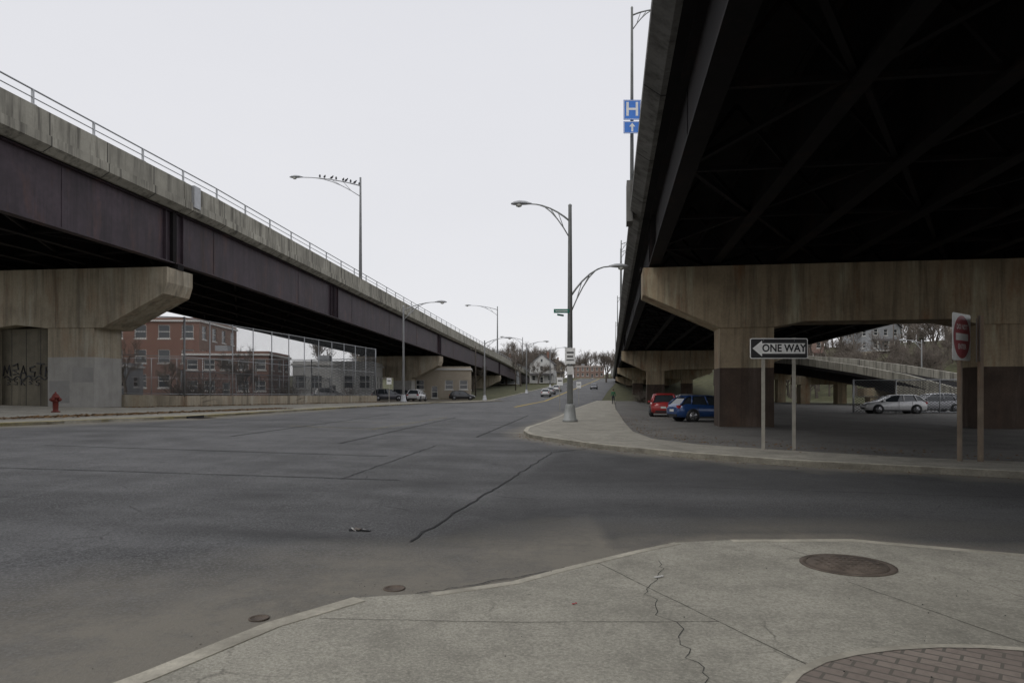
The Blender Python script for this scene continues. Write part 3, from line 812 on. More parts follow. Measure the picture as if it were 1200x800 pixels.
def lamp(name, x, y, z, H, r, arms, m='pole', base=True, parent=None):
    b = B()
    if base:
        b.lathe((x, y, z), [(r*2.4, 0), (r*2.4, .12), (r*2.0, .16), (r*1.6, .7), (r*1.45, .85), (r*1.1, .9)], m, 12)
    b.lathe((x, y, z), [(r, .1 if base else 0), (r*.55, H), (r*.6, H+.02), (r*.6, H+.08), (r*.1, H+.14)], m, 10)
    for (dx, dy, reach, rise, za, s) in arms:
        d = Vector((dx, dy, 0)).normalized(); o = Vector((x, y, z+za))
        up = [o+d*(reach*t)+Vector((0, 0, rise*(1-(1-t)**2))) for t in (0, .15, .3, .5, .7, .85, 1)]
        lo = [o+Vector((0, 0, -.8*s))+d*(reach*.8*t)+Vector((0, 0, (rise*.96+.8*s)*(1-(1-t)**1.7))) for t in (0, .2, .4, .6, .8, 1)]
        b.tube(up, [.045*s, .043*s, .04*s, .036*s, .033*s, .03*s, .03*s], m, 8)
        b.tube(lo, .028*s, m, 8)
        for t, u in ((2, 1), (3, 2)): b.tube([up[t], lo[u]], .018*s, m, 6)
        cobra(b, up[-1]-d*.05, (dx, dy), .95, s)
    return b.build(name, parent)

lamp('street_lamp', 2.94, 34.6, .13, 10.9, .16, [(-1, -.05, 2.0, .85, 10.15, 1.1), (1, .1, 2.05, 1.6, 6.3, 1.1)])
b = B()
b.box((2.5, 34.45, 5.72), (.78, .03, .2), 'green'); b.box((2.5, 34.43, 5.72), (.62, .006, .05), 'white')
b.box((2.45, 34.5, 5.52), (.55, .03, .09), 'green', .9)
b.tube([(2.88, 34.45, 5.6), (2.94, 34.5, 5.6)], .03, 'galv', 6)
b.build('street_name_sign')
b = B(); b.box((2.92, 34.32, 3.45), (.52, .03, .8), 'white'); b.box((2.92, 34.3, 3.62), (.36, .006, .07), 'signblack'); b.box((2.92, 34.3, 3.42), (.3, .006, .07), 'signblack'); b.box((2.92, 34.3, 3.24), (.38, .006, .05), 'signblack')
b.box((2.92, 34.34, 3.45), (.06, .02, .9), 'galv')
b.box((2.92, 34.32, 2.72), (.32, .03, .42), 'trim')
b.build('parking_sign')
e = EL(81)
lamp('street_lamp', e[0]-.2, e[1], e[2]-.1, 12.0, .2, [(-1, -.05, 6.8, .9, 11.1, 1.6)], 'polel', False)
bb = B()
bb.lathe((0, 0, .16), [(.02, -.2), (.1, -.1), (.13, .03), (.09, .16), (.03, .22)], 'bird', 8, Matrix.Rotation(R(50), 4, 'Y'))
bb.lathe((.17, 0, .36), [(.02, -.08), (.075, -.03), (.07, .04), (.02, .08)], 'bird', 8)
bb.add([(.24, .02, .36), (.24, -.02, .36), (.32, 0, .34)], [(0, 1, 2)], 'bird')
bb.add([(-.1, .05, .1), (-.1, -.05, .1), (-.4, -.04, -.04), (-.4, .04, -.04)], [(0, 1, 2, 3)], 'bird')
bb.tube([(0, .03, .1), (0, .03, -.02)], .012, 'bird', 4); bb.tube([(0, -.03, .1), (0, -.03, -.02)], .012, 'bird', 4)
bm_ = bb.mesh('bird')
for t in (.02, .1, .17, .25, .3, .42, .5, .62, .7):
    o = bpy.data.objects.new('bird', bm_); scene.collection.objects.link(o)
    d = Vector((-1, -.05, 0)).normalized()
    q = Vector((e[0]-.2, e[1], e[2]+11.0))+d*6.8*t+Vector((0, 0, .9*(1-(1-t)**2)+.07))
    o.location = q; o.rotation_euler = (0, 0, random.choice((1.4, 1.8, -1.5, .3, 2.9))); o.scale = (1.0,)*3
e = EL(196); lamp('street_lamp', e[0]-.2, e[1], e[2]-.1, 13.5, .22, [(-1, -.05, 7.5, 1.2, 12.6, 2.0)], 'polel', False)
e = EL(265); lamp('street_lamp', e[0]-.2, e[1], e[2]-.1, 12, .22, [(-1, -.05, 7, 1.2, 11, 2.0)], 'polel', False)
for x, y, H, rc in ((-14.0, 88, 12.3, 4.2), (-4.9, 122, 10.6, 3.6), (3.5, 165, 12, 4), (12, 215, 12, 4)):
    lamp('street_lamp', x, y, g(x, y)+.13, H, .19, [(1, -.1, rc, 1.0, H-.5, 1.6)], 'polel')
e = ER(32.6); lamp('viaduct_lamp_post', e[0]+.1, e[1], e[2]-1.2, 9.8, .1, [(1, 0, 1.4, .3, 9.5, .9)], 'pole', False)
for yy in (70, 74, 110, 150): 
    e = ER(yy); lamp('viaduct_lamp_post', e[0]+.15, e[1], e[2]-1, 6.8, .1, [(1, 0, 1.2, .3, 6.5, .9)], 'pole', False)
lamp('street_lamp', 60, 100, 0, 9.2, .13, [(-1, 0, 2.2, .5, 8.8, 1.2)], 'polel')
for x, y, H in ((-8, 150, 11), (1, 190, 11), (70, 140, 13), (95, 170, 12)):
    b = B(); z = g(x, y); b.tube([(x, y, z), (x, y, z+H)], [.16, .11], 'bark', 8); b.box((x, y, z+H-.8), (2.4, .12, .12), 'bark'); 
    for q in (-1, -.4, .4, 1): b.lathe((x+q, y, z+H-.74), [(.04, 0), (.05, .1), (.02, .18)], 'trim', 6)
    b.build('utility_pole')

# ------------------------------------------------------------------ signs
def vert_T(c, ang):
    return Matrix.Translation(Vector(c))@Matrix.Rotation(ang, 4, 'Z')@Matrix.Rotation(R(90), 4, 'X')
b = B()
yc = 17.75; cx, cz = 6.94, 2.75
def rrect(w, h, r, n=5):
    o = []
    for (sx, sy, a0) in ((1, 1, 0), (-1, 1, 90), (-1, -1, 180), (1, -1, 270)):
        for i in range(n+1):
            a = R(a0+90*i/n); o.append((sx*(w/2-r)+r*math.cos(a), sy*(h/2-r)+r*math.sin(a)))
    return o
b.prism([(cx+x, yc, cz+z) for x, z in rrect(1.5, .53, .05)], (0, .012, 0), 'white')
b.prism([(cx+x, yc-.003, cz+z) for x, z in rrect(1.46, .49, .035)], (0, .002, 0), 'signblack')
ar = [(-.69, 0), (-.44, .205), (-.44, .135), (.68, .135), (.68, -.135), (-.44, -.135), (-.44, -.205)]
b.prism([(cx+x, yc-.006, cz+z) for x, z in ar], (0, .002, 0), 'white')
text_geo('ONE WAY', .27, vert_T((cx+.13, yc-.0085, cz), 0), b, 'signblack', .008, .9)
for dx in (-.4, .4):
    b.box((cx+dx, yc+.045, 1.55), (.06, .05, 2.95), 'postl')
    b.box((cx+dx, yc+.018, 1.55), (.09, .006, 2.95), 'postl')
    b.lathe((cx+dx, yc-.008, cz+.2), [(.012, 0), (.012, .01)], 'galv', 8)
b.build('one_way_sign')
b = B(); A = R(38); c = Vector((9.62, 14.62, 2.79)); ax = Vector((math.cos(A), math.sin(A), 0)); nn = Vector((math.sin(A), -math.cos(A), 0))
pl = lambda x, z, o: c+ax*x+Vector((0, 0, z))+nn*o
b.prism([pl(x, z, 0) for x, z in rrect(1.0, 1.0, .05)], nn*.012, 'white')
b.prism([pl(.46*math.cos(t/24*math.tau), .46*math.sin(t/24*math.tau), .0125) for t in range(24)], nn*.003, 'signred')
b.prism([pl(x, z, .016) for x, z in ((-.34, -.075), (.34, -.075), (.34, .075), (-.34, .075))], nn*.002, 'white')
T = Matrix.Translation(c+nn*.019)@Matrix.Rotation(A, 4, 'Z')@Matrix.Rotation(R(90), 4, 'X')
text_geo('DO NOT', .15, T@Matrix.Translation((0, .21, 0)), b, 'white', .003)
text_geo('ENTER', .15, T@Matrix.Translation((0, -.21, 0)), b, 'white', .003)
pb = c+ax*.02-nn*.06
b.box((pb.x+.06, pb.y+.05, 1.65), (.1, .07, 3.2), 'post', A); b.build('do_not_enter_sign')
b = B()
b.box((10.02, 14.6, 1.65), (.09, .07, 3.2), 'post', R(15))
b.box((10.05, 14.72, 2.75), (.9, .014, .95), 'signback', mat=Matrix.Rotation(R(60), 4, 'Z'))
b.build('traffic_sign')
b = B(); e = ER(32.3); hx = e[0]-.02; hy = 31.6
b.box((hx, hy, 14.68), (.8, .02, .92), 'blue'); b.box((hx, hy, 13.87), (.8, .02, .56), 'blue')
for (w, h, zc) in ((.74, .86, 14.68), (.74, .5, 13.87)):
    for q in ((0, h/2), (0, -h/2)): b.box((hx, hy-.012, zc+q[1]), (w, .004, .02), 'white')
    for q in (-1, 1): b.box((hx+q*w/2, hy-.0125, zc), (.02, .004, h-.03), 'white')
text_geo('H', .9, vert_T((hx, hy-.0135, 14.68), 0), b, 'white', .012)
b.prism([(hx+x, hy-.014, 13.87+z) for x, z in ((0, .2), (.14, .03), (.045, .03), (.045, -.2), (-.045, -.2), (-.045, .03), (-.14, .03))], (0, .002, 0), 'white')
b.tube([(hx, hy+.02, 14.9), (hx+.1, hy+1, 14.9)], .03, 'pole', 6); b.tube([(hx, hy+.02, 13.8), (hx+.1, hy+1, 13.8)], .03, 'pole', 6)
b.build('hospital_sign')
for x, y, s in ((4.2, 60, .7), (8.6, 88, .8), (-13.5, 75, .7), (21.5, 64, .8)):
    b = B(); z = g(x, y)+.1; b.box((x, y, z+1.4), (.06, .06, 2.8), 'postl'); b.box((x, y-.05, z+2.5), (s*.75, .02, s), 'white'); b.box((x, y-.063, z+2.55), (s*.5, .004, .1), 'signblack'); b.build('parking_sign')

# ------------------------------------------------------------------ hydrant
b = B(); hx, hy = -23.4, 35.0; hz = g(hx, hy)+.13
k = 1.05
b.lathe((hx, hy, hz), [(r*k, z*k) for r, z in ((.2, 0), (.2, .05), (.13, .07), (.12, .12), (.13, .5), (.16, .52), (.16, .57), (.14, .6), (.14, .68), (.18, .7), (.18, .74), (.15, .82), (.09, .9), (.04, .93), (.04, .99), (.01, 1.0))], 'hyd', 16)
for dx, dy, rr in ((1, 0, .07), (-1, 0, .07), (0, -1, .09)):
    T = Matrix.Rotation(R(90), 4, 'Y') if dx == 1 else (Matrix.Rotation(R(-90), 4, 'Y') if dx == -1 else Matrix.Rotation(R(90), 4, 'X'))
    b.lathe((hx, hy, hz+.62*k), [(rr, .1), (rr, .2), (rr*1.25, .2), (rr*1.25, .26), (rr*.4, .28), (rr*.4, .32)], 'hyd', 10, T)
b.build('fire_hydrant')

# ------------------------------------------------------------------ vehicles
def car(x, y, head, col, name='parked_car', s=1.0, wag=0.0, z=None):
    root = empty(name)
    pc = paint('car_paint_%d_%d_%d' % tuple(int(c*100) for c in col), col)
    secs = [(-2.16, .62, .42, .68, .72), (-2.12, .78, .30, .88, .93), (-1.7, .87, .22, .97, 1.0), (-1.0, .9, .2, .97, .99), (0, .9, .19, .94, .96), (.9, .9, .2, .9, .95), (1.3, .87, .22, .86, .93), (1.8, .83, .24, .76, .82), (2.08, .73, .3, .62, .67), (2.17, .55, .4, .52, .54)]
    b = B(); vs = []
    for xx, w, z0, zb, zt in secs:
        zm = (z0+zb)*.5
        ring = [(-w*.86, z0), (-w*.97, z0+.1), (-w, zm), (-w*.98, zb-.06), (-w*.9, zb), (-w*.5, zt), (0, zt+.015)]
        ring = ring+[(-a, c_) for a, c_ in ring[-2::-1]]
        vs += [(xx, a, c_) for a, c_ in ring]
    n = 13
    b.add(vs, [(i*n+k, i*n+(k+1) % n, (i+1)*n+(k+1) % n, (i+1)*n+k) for i in range(len(secs)-1) for k in range(n)]+[list(range(n)), [(len(secs)-1)*n+k for k in range(n)]], pc, True)
    rt = 1.44+wag
    roof = [(-1.65, .56, rt-.1), (-1.45, .6, rt-.02), (-.9, .63, rt+.01), (-.2, .63, rt), (.2, .6, rt-.05), (.4, .56, rt-.11)]
    vs = []
    for xx, w, zt in roof: vs += [(xx, -w, zt-.05), (xx, -w*.8, zt), (xx, w*.8, zt), (xx, w, zt-.05)]
    b.add(vs, [(i*4+k, i*4+k+1, (i+1)*4+k+1, (i+1)*4+k) for i in range(5) for k in range(3)], pc, True)
    for sy in (-1, 1):
        for a, c_ in (((-2.02, .78, .93), (-1.6, .58, rt-.12)), ((1.22, .8, .9), (.4, .57, rt-.14)), ((-.45, .86, .93), (-.5, .63, rt-.05)), ((-1.4, .85, .95), (-1.25, .61, rt-.05))):
            b.tube([(a[0], a[1]*sy, a[2]), (c_[0], c_[1]*sy, c_[2])], .045, pc, 6)
        b.box((.95, .93*sy, .98), (.16, .14, .12), pc)
        b.box((-.1, .905*sy, .62), (.015, .01, .6), 'black'); b.box((-1.05, .9*sy, .66), (.015, .01, .5), 'black')
        b.box((.1, .9*sy, .25), (2.2, .03, .1), 'black')
    b.build('body', root)
    b = B()
    belt = [(-2.0, .78, .92), (-1.2, .85, .95), (0, .87, .94), (1.2, .8, .9)]
    top = [(-1.6, .57, rt-.13), (-1.1, .6, rt-.07), (-.3, .61, rt-.06), (.38, .55, rt-.14)]
    for sy in (-1, 1):
        vs = [(p[0], p[1]*sy, p[2]-.03) for p in belt]+[(p[0], p[1]*sy, p[2]) for p in top]
        b.add(vs, [(i, i+1, i+5, i+4) for i in range(3)], 'glass')
    for i in (0, 3):
        b.add([(belt[i][0], -belt[i][1], belt[i][2]), (belt[i][0], belt[i][1], belt[i][2]), (top[i][0], top[i][1], top[i][2]), (top[i][0], -top[i][1], top[i][2])], [(0, 1, 2, 3)], 'glass')
    b.build('windows', root)
    b = B()
    for sx in (-1.33, 1.33):
        for sy in (-1, 1):
            T = Matrix.Rotation(R(90), 4, 'X')
            b.lathe((sx, .82*sy, .33), [(.25, -.1), (.31, -.1), (.33, -.07), (.33, .07), (.31, .1), (.25, .1)], 'tyre', 20, T)
            b.lathe((sx, .84*sy, .33), [(.22, -.09), (.22, .09)], 'rim', 14, T)
            b.lathe((sx, .8*sy, .34), [(.385, -.105), (.385, .105)], 'black', 20, T)
            for k in range(5):
                a = k*math.tau/5; b.box((sx+.13*math.cos(a), .935*sy, .33+.13*math.sin(a)), (.2, .01, .035), 'black', mat=Matrix.Rotation(-a, 4, 'Y'))
    b.build('wheels', root)
    b = B()
    for sy in (-1, 1):
        b.box((-2.06, .66*sy, .82), (.16, .26, .16), 'tail'); b.box((2.0, .6*sy, .62), (.2, .26, .12), 'head')
    b.box((-2.15, 0, .62), (.05, .5, .13), 'trim'); b.box((2.12, 0, .42), (.1, .8, .14), 'black'); b.box((-2.12, 0, .36), (.1, 1.2, .12), 'black')
    b.build('lights', root)
    root.location = (x, y, (g(x, y)+.02) if z is None else z); root.rotation_euler = (0, 0, head); root.scale = (s,)*3
    return root
car(10.9, 38.0, R(12), (.012, .05, .17), 'parked_car', 1.0)
car(10.3, 46.5, R(80), (.33, .025, .025), 'parked_car', 1.0, .1)
car(17.5, 70, R(95), (.5, .5, .5), 'parked_car')
car(29.0, 52, R(172), (.6, .6, .6), 'parked_car', 1.0); car(33.5, 54.5, R(180), (.5, .5, .52), 'parked_car', 1.0, .1); car(38.5, 56.5, R(176), (.55, .55, .56), 'parked_car')
for x, y, h, c_ in ((-14.5, 104, 83, (.55, .55, .55)), (-18.5, 102, 10, (.08, .08, .09)), (-29, 108, 5, (.3, .3, .31)), (-9.5, 130, 5, (.03, .03, .03)), (-13.5, 138, 0, (.04, .04, .045)), (-20, 125, 20, (.1, .1, .11))):
    car(x, y, R(h), c_, 'parked_car', 1.15, .12)
for x, y, h, c_ in ((7.5, 150, 82, (.5, .5, .5)), (9.3, 163, 81, (.35, .35, .36)), (12, 182, 80, (.55, .55, .55)), (24, 200, 261, (.1, .1, .11))):
    car(x, y, R(h), c_, 'car', 1.1, .1)

# ------------------------------------------------------------------ person
def person(x, y, z, head, s=1.0):
    root = empty('pedestrian')
    def skin(name, pts, edges, rad, mat):
        me = bpy.data.meshes.new(name); me.from_pydata(pts, edges, [])
        o = bpy.data.objects.new(name, me); scene.collection.objects.link(o); o.parent = root
        mo = o.modifiers.new('s', 'SKIN'); su = o.modifiers.new('d', 'SUBSURF'); su.levels = 2; su.render_levels = 2
        for i, r in enumerate(rad): me.skin_vertices[0].data[i].radius = r if isinstance(r, tuple) else (r, r)
        me.skin_vertices[0].data[0].use_root = True
        me.materials.append(M[mat]); return o
    skin('jacket', [(0, 0, .95), (0, 0, 1.15), (0.01, 0, 1.38), (0, 0, 1.5), (0, .17, 1.42), (-.08, .25, 1.15), (.06, .26, .92), (0, -.17, 1.42), (.1, -.25, 1.17), (.2, -.24, .97)],
         [(0, 1), (1, 2), (2, 3), (2, 4), (4, 5), (5, 6), (2, 7), (7, 8), (8, 9)], [(.16, .12), (.15, .12), (.17, .12), .06, .08, .055, .045, .08, .055, .045], 'jacket')
    skin('trousers', [(0, 0, .95), (0, .09, .88), (.12, .1, .5), (-.02, .1, .1), (0, -.09, .88), (-.05, -.1, .48), (-.28, -.1, .16)],
         [(0, 1), (1, 2), (2, 3), (0, 4), (4, 5), (5, 6)], [(.13, .14), .1, .07, .055, .1, .07, .055], 'pants')
    skin('head_and_neck', [(0, 0, 1.48), (.01, 0, 1.57), (.02, 0, 1.64), (.02, 0, 1.72)], [(0, 1), (1, 2), (2, 3)], [.055, .06, (.085, .1), (.075, .09)], 'skin')
    b = B(); b.lathe((-.005, 0, 1.7), [(.09, -.06), (.105, 0), (.09, .07), (.03, .11)], 'hair', 12); b.build('hair', root)
    b = B()
    for cx_, cy, cz_, p in ((.05, .1, .04, 0), (-.3, -.1, .1, .5)):
        b.box((cx_, cy, cz_), (.27, .1, .09), 'black', mat=Matrix.Rotation(p, 4, 'Y'))
    b.build('shoes', root)
    b = B()
    for sx, sy, sz in ((.07, .265, .85), (.22, -.245, .9)):
        b.box((sx, sy, sz), (.07, .035, .09), 'skin')
        for k in range(4): b.tube([(sx-.025+k*.018, sy, sz-.04), (sx-.02+k*.02, sy, sz-.11+abs(k-1.5)*.01)], .009, 'skin', 5)
        b.tube([(sx+.035, sy, sz+.01), (sx+.06, sy, sz-.04)], .01, 'skin', 5)
    b.build('hands', root)
    root.location = (x, y, z); root.rotation_euler = (0, 0, head); root.scale = (s,)*3
person(13.5, 91, .13, R(262), 1.08)

# ------------------------------------------------------------------ buildings
def wall_open(b, fr, o, u, W_, H_, wins, wm, depth=.18):
    o = Vector(o); u = Vector(u).normalized(); n = Vector((u.y, -u.x, 0))
    ss = sorted({0, W_}|{w[0] for w in wins}|{w[1] for w in wins}); zs = sorted({0, H_}|{w[2] for w in wins}|{w[3] for w in wins})
    P = lambda s, z, d=0: o+u*s+Vector((0, 0, z))-n*d
    for a, c_ in zip(ss[:-1], ss[1:]):
        for e_, f in zip(zs[:-1], zs[1:]):
            mx, mz = (a+c_)/2, (e_+f)/2
            if any(w[0] < mx < w[1] and w[2] < mz < w[3] for w in wins): continue
            b.face([P(a, e_), P(c_, e_), P(c_, f), P(a, f)], wm)
    for a, c_, e_, f in wins:
        for q in ([P(a, e_), P(c_, e_), P(c_, e_, depth), P(a, e_, depth)], [P(a, f), P(c_, f), P(c_, f, depth), P(a, f, depth)], [P(a, e_), P(a, f), P(a, f, depth), P(a, e_, depth)], [P(c_, e_), P(c_, f), P(c_, f, depth), P(c_, e_, depth)]): b.face(q, wm)
        fr.face([P(a, e_, depth), P(c_, e_, depth), P(c_, f, depth), P(a, f, depth)], 'glass')
        t = .12
        for q in ((a, a+t, e_, f), (c_-t, c_, e_, f), (a+t, c_-t, f-t, f), (a+t, c_-t, e_, e_+t), (a+t, c_-t, (e_+f)/2-t/2, (e_+f)/2+t/2)):
            fr.prism([P(q[0], q[2], depth-.06), P(q[1], q[2], depth-.06), P(q[1], q[3], depth-.06), P(q[0], q[3], depth-.06)], -n*.05, 'trim')
        fr.prism([P(a-.15, e_-.2, -.06), P(c_+.15, e_-.2, -.06), P(c_+.15, e_, -.06), P(a-.15, e_, -.06)], -n*.05, 'trim')

def building(name, x, y, rot, W_, D_, H_, wm, floors, cols, roof='flat', rm='roof', ww=1.3, wh=1.8, z=None, rh=3.5):
    root = empty(name); wb = B(); fr = B(); rb = B()
    fh = H_/floors
    def grid(L_, nc):
        out = []
        for f in range(floors):
            for c_ in range(nc):
                s = L_*(c_+.5)/nc; out.append((s-ww/2, s+ww/2, f*fh+fh*.3, f*fh+fh*.3+wh))
        return out
    front = grid(W_, cols)
    dc = cols//2; ds = W_*(dc+.5)/cols
    front = [w for w in front if not (w[0] < ds < w[1] and w[2] < fh*.5)]+[(ds-.6, ds+.6, .02, 2.3)]
    wall_open(wb, fr, (0, 0, 0), (1, 0, 0), W_, H_, front, wm)
    nc = max(2, int(D_/4))
    wall_open(wb, fr, (W_, 0, 0), (0, 1, 0), D_, H_, grid(D_, nc), wm)
    wall_open(wb, fr, (W_, D_, 0), (-1, 0, 0), W_, H_, [], wm)
    wall_open(wb, fr, (0, D_, 0), (0, -1, 0), D_, H_, grid(D_, nc), wm)
    wb.box((W_/2, D_/2, -1.5), (W_-.01, D_-.01, 2.99), 'capL')
    if roof == 'flat':
        rb.box((W_/2, D_/2, H_+.06), (W_+.5, D_+.5, .3), 'trim'); rb.box((W_/2, D_/2, H_+.4), (W_, D_, .38), wm)
        rb.box((W_*.3, D_/2, H_+1.2), (2, 2, 1.2), 'gsid')
    else:
        e_ = .5
        rb.prism([(-.02, .002, H_), (W_+.02, .002, H_), (W_/2, .002, H_+rh)], (0, D_-.004, 0), wm)
        for sg in (-1, 1):
            x0 = W_/2+sg*(W_/2+e_); zz = H_-e_*rh/(W_/2)
            rb.prism([(x0, -e_, zz), (W_/2, -e_, H_+rh), (W_/2, -e_, H_+rh+.25), (x0, -e_, zz+.25)], (0, D_+2*e_, 0), rm)
        rb.box((W_*.7, D_*.5, H_+rh*.75), (.8, .8, rh*1.1), 'brick')
        fr.box((W_/2, -.03, H_+rh*.35), (1.0, .06, 1.3), 'trim'); fr.box((W_/2, -.064, H_+rh*.35), (.8, .006, 1.1), 'glass')
        rb.prism([(.2, -2.2, fh*.8), (W_-.2, -2.2, fh*.8), (W_-.2, 0, fh*1.0), (.2, 0, fh*1.0)], (0, 0, .15), rm)
        for px in (.4, W_/2-.9, W_/2+.9, W_-.4): rb.box((px, -2.05, fh*.4), (.2, .2, fh*.8), 'trim')
        rb.box((W_/2, -1.1, .1), (W_-.4, 2.2, .3), 'trim')
    wb.build('walls', root); fr.build('windows_and_door', root); rb.build('roof', root)
    root.location = (x, y, g(x+W_/2, y+D_/2) if z is None else z); root.rotation_euler = (0, 0, rot)
    return root
building('brick_building', -88, 114, .05, 35, 18, 12.5, 'brick', 3, 9, ww=2.0, wh=2.3)
building('brick_store', -51, 106, .05, 13, 12, 6.6, 'brick', 2, 5, ww=1.7, wh=1.6)
building('white_store', -36, 112, .05, 13, 12, 5.6, 'wsid', 1, 5, ww=1.8, wh=2.2)
building('tan_store', -22, 132, .05, 14, 12, 5.5, 'tsid', 1, 5, ww=1.6, wh=1.8)
building('garage', -64, 96, .05, 8, 8, 4.2, 'gsid', 1, 3, ww=1.6, wh=1.6)
building('white_house', 7, 270, -.15, 9.5, 12, 7.5, 'wsid', 2, 3, 'gable', rh=4.0)
building('house', -9, 250, -.1, 11, 12, 7, 'gsid', 2, 3, 'gable')
building('house', -22, 235, .0, 11, 12, 7, 'tsid', 2, 3, 'gable', 'roofr')
building('house', 48, 262, .1, 9, 12, 7, 'tsid', 2, 3, 'gable')
building('house', 56, 300, .1, 11, 12, 7, 'brickp', 2, 3, 'gable')
building('brick_apartments', 38, 408, 0, 17, 14, 6.6, 'brickp', 2, 6)
building('house', 18, 375, 0, 11, 12, 7.5, 'tsid', 2, 3, 'gable')
building('house', 2, 350, 0, 11, 12, 7.5, 'gsid', 2, 3, 'gable', 'roofr')
building('house', 60, 402, 0, 11, 12, 7, 'wsid', 2, 3, 'gable')
for x, y, m, rm in ((101, 192, 'gsid', 'roof'), (132, 200, 'tsid', 'roof'), (88, 215, 'brickp', 'roofr'), (118, 240, 'gsid', 'roof'), (158, 205, 'tsid', 'roof')):
    building('house', x, y, random.uniform(-.3, .3), 10, 11, 7, m, 2, 3, 'gable', rm)

# ------------------------------------------------------------------ trees
def bare_tree_mesh(name, seed, H=10, twig=1.0):
    rnd = random.Random(seed); b = B()
    def grow(p, d, L_, r, lvl):
        n = 3; pts = [p]; rad = [r]; q = p.copy(); dd = d.copy()
        for i in range(n):
            dd = (dd+Vector((rnd.uniform(-.18, .18), rnd.uniform(-.18, .18), rnd.uniform(-.03, .12)))).normalized()
            q = q+dd*L_/n; pts.append(q.copy()); rad.append(r*(1-.5*(i+1)/n))
        b.tube(pts, rad, 'bark' if lvl < 3 else 'twig', 6 if lvl < 2 else 3, False)
        if lvl >= 5: return
        k = (6, 5, 4, 4, 4)[lvl]
        for i in range(k):
            t = rnd.uniform(.35, 1) if lvl else rnd.uniform(.45, 1)
            j = min(n-1, int(t*n)); f = t*n-j; o = pts[j].lerp(pts[j+1], f)
            ang = rnd.uniform(.35, .95); az = rnd.uniform(0, math.tau)
            a = dd.orthogonal().normalized(); a = Matrix.Rotation(az, 3, dd)@a
            nd_ = (dd*math.cos(ang)+a*math.sin(ang)); nd_.z += .12; nd_.normalize()
            grow(o, nd_, L_*rnd.uniform(.5, .75), max(.012*twig, rad[j]*.55), lvl+1)
    grow(Vector((0, 0, -.2)), Vector((0, 0, 1)), H*.42, H*.024, 0)
    return b.mesh(name)
TM = [bare_tree_mesh('bare_tree_a', 3, 11, 1.6), bare_tree_mesh('bare_tree_b', 5, 12, 1.6), bare_tree_mesh('bare_tree_c', 11, 10, 1.6)]
def tree(name, x, y, s=1, k=None, parent=None):
    o = bpy.data.objects.new(name, TM[k if k is not None else random.randrange(3)]); scene.collection.objects.link(o)
    o.location = (x, y, g(x, y)); o.rotation_euler = (0, 0, random.uniform(0, 6.28)); o.scale = (s, s, s*random.uniform(.85, 1.15))
    if parent: o.parent = parent
for x, y, s in ((-20, 150, 1.1), (-10, 175, 1.2), (3, 232, 1.3), (19, 262, 1.3), (-2, 245, 1.4), (44, 235, 1.4), (40, 290, 1.5), (-36, 92, .7), (-52, 92, .8), (62, 118, 1.0), (75, 128, 1.1), (52, 125, .9), (88, 140, 1.0), (-44, 88, .55), (-31, 80, .45), (92, 128, 1.0), (68, 135, 1.1), (82, 150, 1.1), (58, 142, 1.1), (100, 150, 1.0), (10, 262, 1.1)):
    tree('bare_tree', x, y, s)
ft = empty('distant_trees')
for i in range(300):
    if i < 125: x = random.uniform(-80, 80); y = random.uniform(280, 450)
    elif i < 180: x = random.uniform(56, 120); y = random.uniform(122, 165)
    else: x = random.uniform(62, 220); y = random.uniform(150, 300)
    if y < 398 and 26+(y-330)*.16-8 < x < 56+(y-330)*.16: continue
    tree('tree', x, y, random.uniform(1.2, 2.0) if i < 125 else (random.uniform(.6, 1.1) if i < 180 else random.uniform(1, 1.6)), parent=ft)
def evergreen(x, y, H, parent=None):
    b = B(); z = g(x, y); b.tube([(x, y, z), (x, y, z+H*.95)], [H*.025, .03], 'bark', 6)
    for i in range(900):
        t = random.random()**1.3; r = H*.2*(1-t)*random.uniform(.5, 1.1)+.1; a = random.uniform(0, 6.28)
        c_ = Vector((x+r*math.cos(a), y+r*math.sin(a), z+H*(.1+.9*t))); s = H*.04*random.uniform(.6, 1.4)
        T = Matrix.Rotation(random.uniform(0, 6), 3, 'Z')@Matrix.Rotation(random.uniform(-1, 1), 3, 'X')
        b.add([T@Vector(p)*s+c_ for p in ((-1, 0, 0), (0, -.5, .2), (1, 0, -.2), (0, .5, 0))], [(0, 1, 2, 3)], 'ever')
    b.build('evergreen_tree')
for x, y, H in ((108, 215, 11), (-12, 285, 10), (124, 222, 12), (80, 138, 6), (96, 160, 8)): evergreen(x, y, H)
def shrub(x, y, s, m='twig'):
    b = B(); z = g(x, y)
    for i in range(160):
        a = random.uniform(0, 6.28); e_ = random.uniform(.2, 1.4); L_ = s*random.uniform(.6, 1.1)
        d = Vector((math.cos(a)*math.cos(e_), math.sin(a)*math.cos(e_), math.sin(e_)))
        p0 = Vector((x, y, z))+d*L_*.2; b.tube([p0, p0+d*L_*.5+Vector((0, 0, .1)), p0+d*L_+Vector((random.uniform(-.2, .2), random.uniform(-.2, .2), 0))], [.02, .015, .008], m, 3, False)
    b.build('shrub')
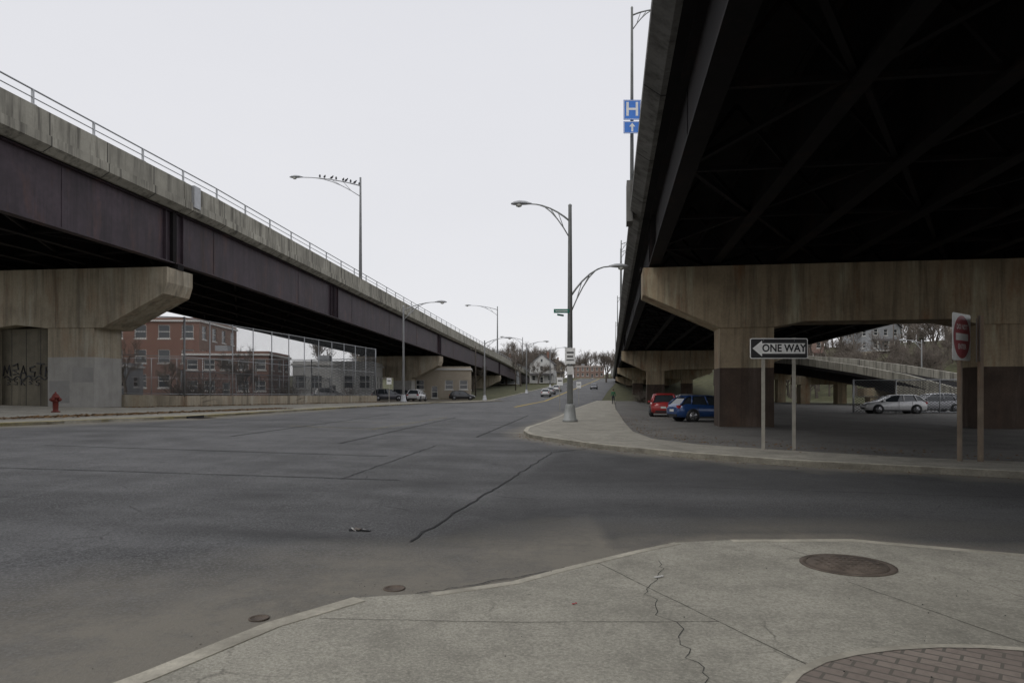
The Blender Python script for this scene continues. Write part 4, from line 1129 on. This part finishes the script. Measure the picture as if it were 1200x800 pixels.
for x, y, s in ((-24.8, 52, 2.2), (-21.5, 66, 1.6), (-19, 80, 1.8), (-27, 60, 2.6), (-24, 72, 2.2), (-26, 54, 1.8), (20, 105, 2), (24, 118, 2.5), (48, 60, 2)): shrub(x, y, s)

# ------------------------------------------------------------------ light, sky
w = bpy.data.worlds.new('World'); scene.world = w; w.use_nodes = True
nt = w.node_tree; nd = nt.nodes; lk = nt.links; bg = nd['Background']
sky = nd.new('ShaderNodeTexSky'); sky.sky_type = 'NISHITA'; sky.sun_disc = False
sky.sun_elevation = R(48); sky.sun_rotation = R(215)
sc = mixc(nt, 1.0, sky.outputs[0], (.09, .09, .09), 'MULTIPLY')
tc = nd.new('ShaderNodeTexCoord').outputs['Generated']
sp = nd.new('ShaderNodeSeparateXYZ'); lk.new(tc, sp.inputs[0])
grad = maprange(nt, sp.outputs[2], 0, .7, 0, 1)
cl = noise_node(nt, tc, 2.2, 5, .55, (1, 1, 2.5))
ov = mixc(nt, grad, (.86, .855, .875), (.79, .795, .84))
ov = mixc(nt, maprange(nt, cl, .35, .7, 0, .15), ov, (.68, .69, .73))
lk.new(mixc(nt, .93, sc, ov), bg.inputs['Color']); bg.inputs['Strength'].default_value = 1.0
sl = bpy.data.lights.new('sun', 'SUN'); sl.energy = .8; sl.angle = R(25); sl.color = (1, .97, .92)
so = bpy.data.objects.new('sun', sl); scene.collection.objects.link(so)
so.rotation_euler = Vector((-math.sin(R(215))*math.cos(R(48)), -math.cos(R(215))*math.cos(R(48)), -math.sin(R(48)))).to_track_quat('-Z', 'Y').to_euler()

# ------------------------------------------------------------------ camera
cd = bpy.data.cameras.new('camera'); cam = bpy.data.objects.new('camera', cd); scene.collection.objects.link(cam)
cam.location = (0, 0, 1.6); cam.rotation_euler = (R(90), 0, 0)
cd.lens = 24; cd.sensor_width = 36; cd.shift_y = .05; cd.clip_end = 5000; cd.clip_start = .05
scene.camera = cam
scene.view_settings.view_transform = 'Standard'; scene.view_settings.look = 'None'; scene.view_settings.exposure = 0
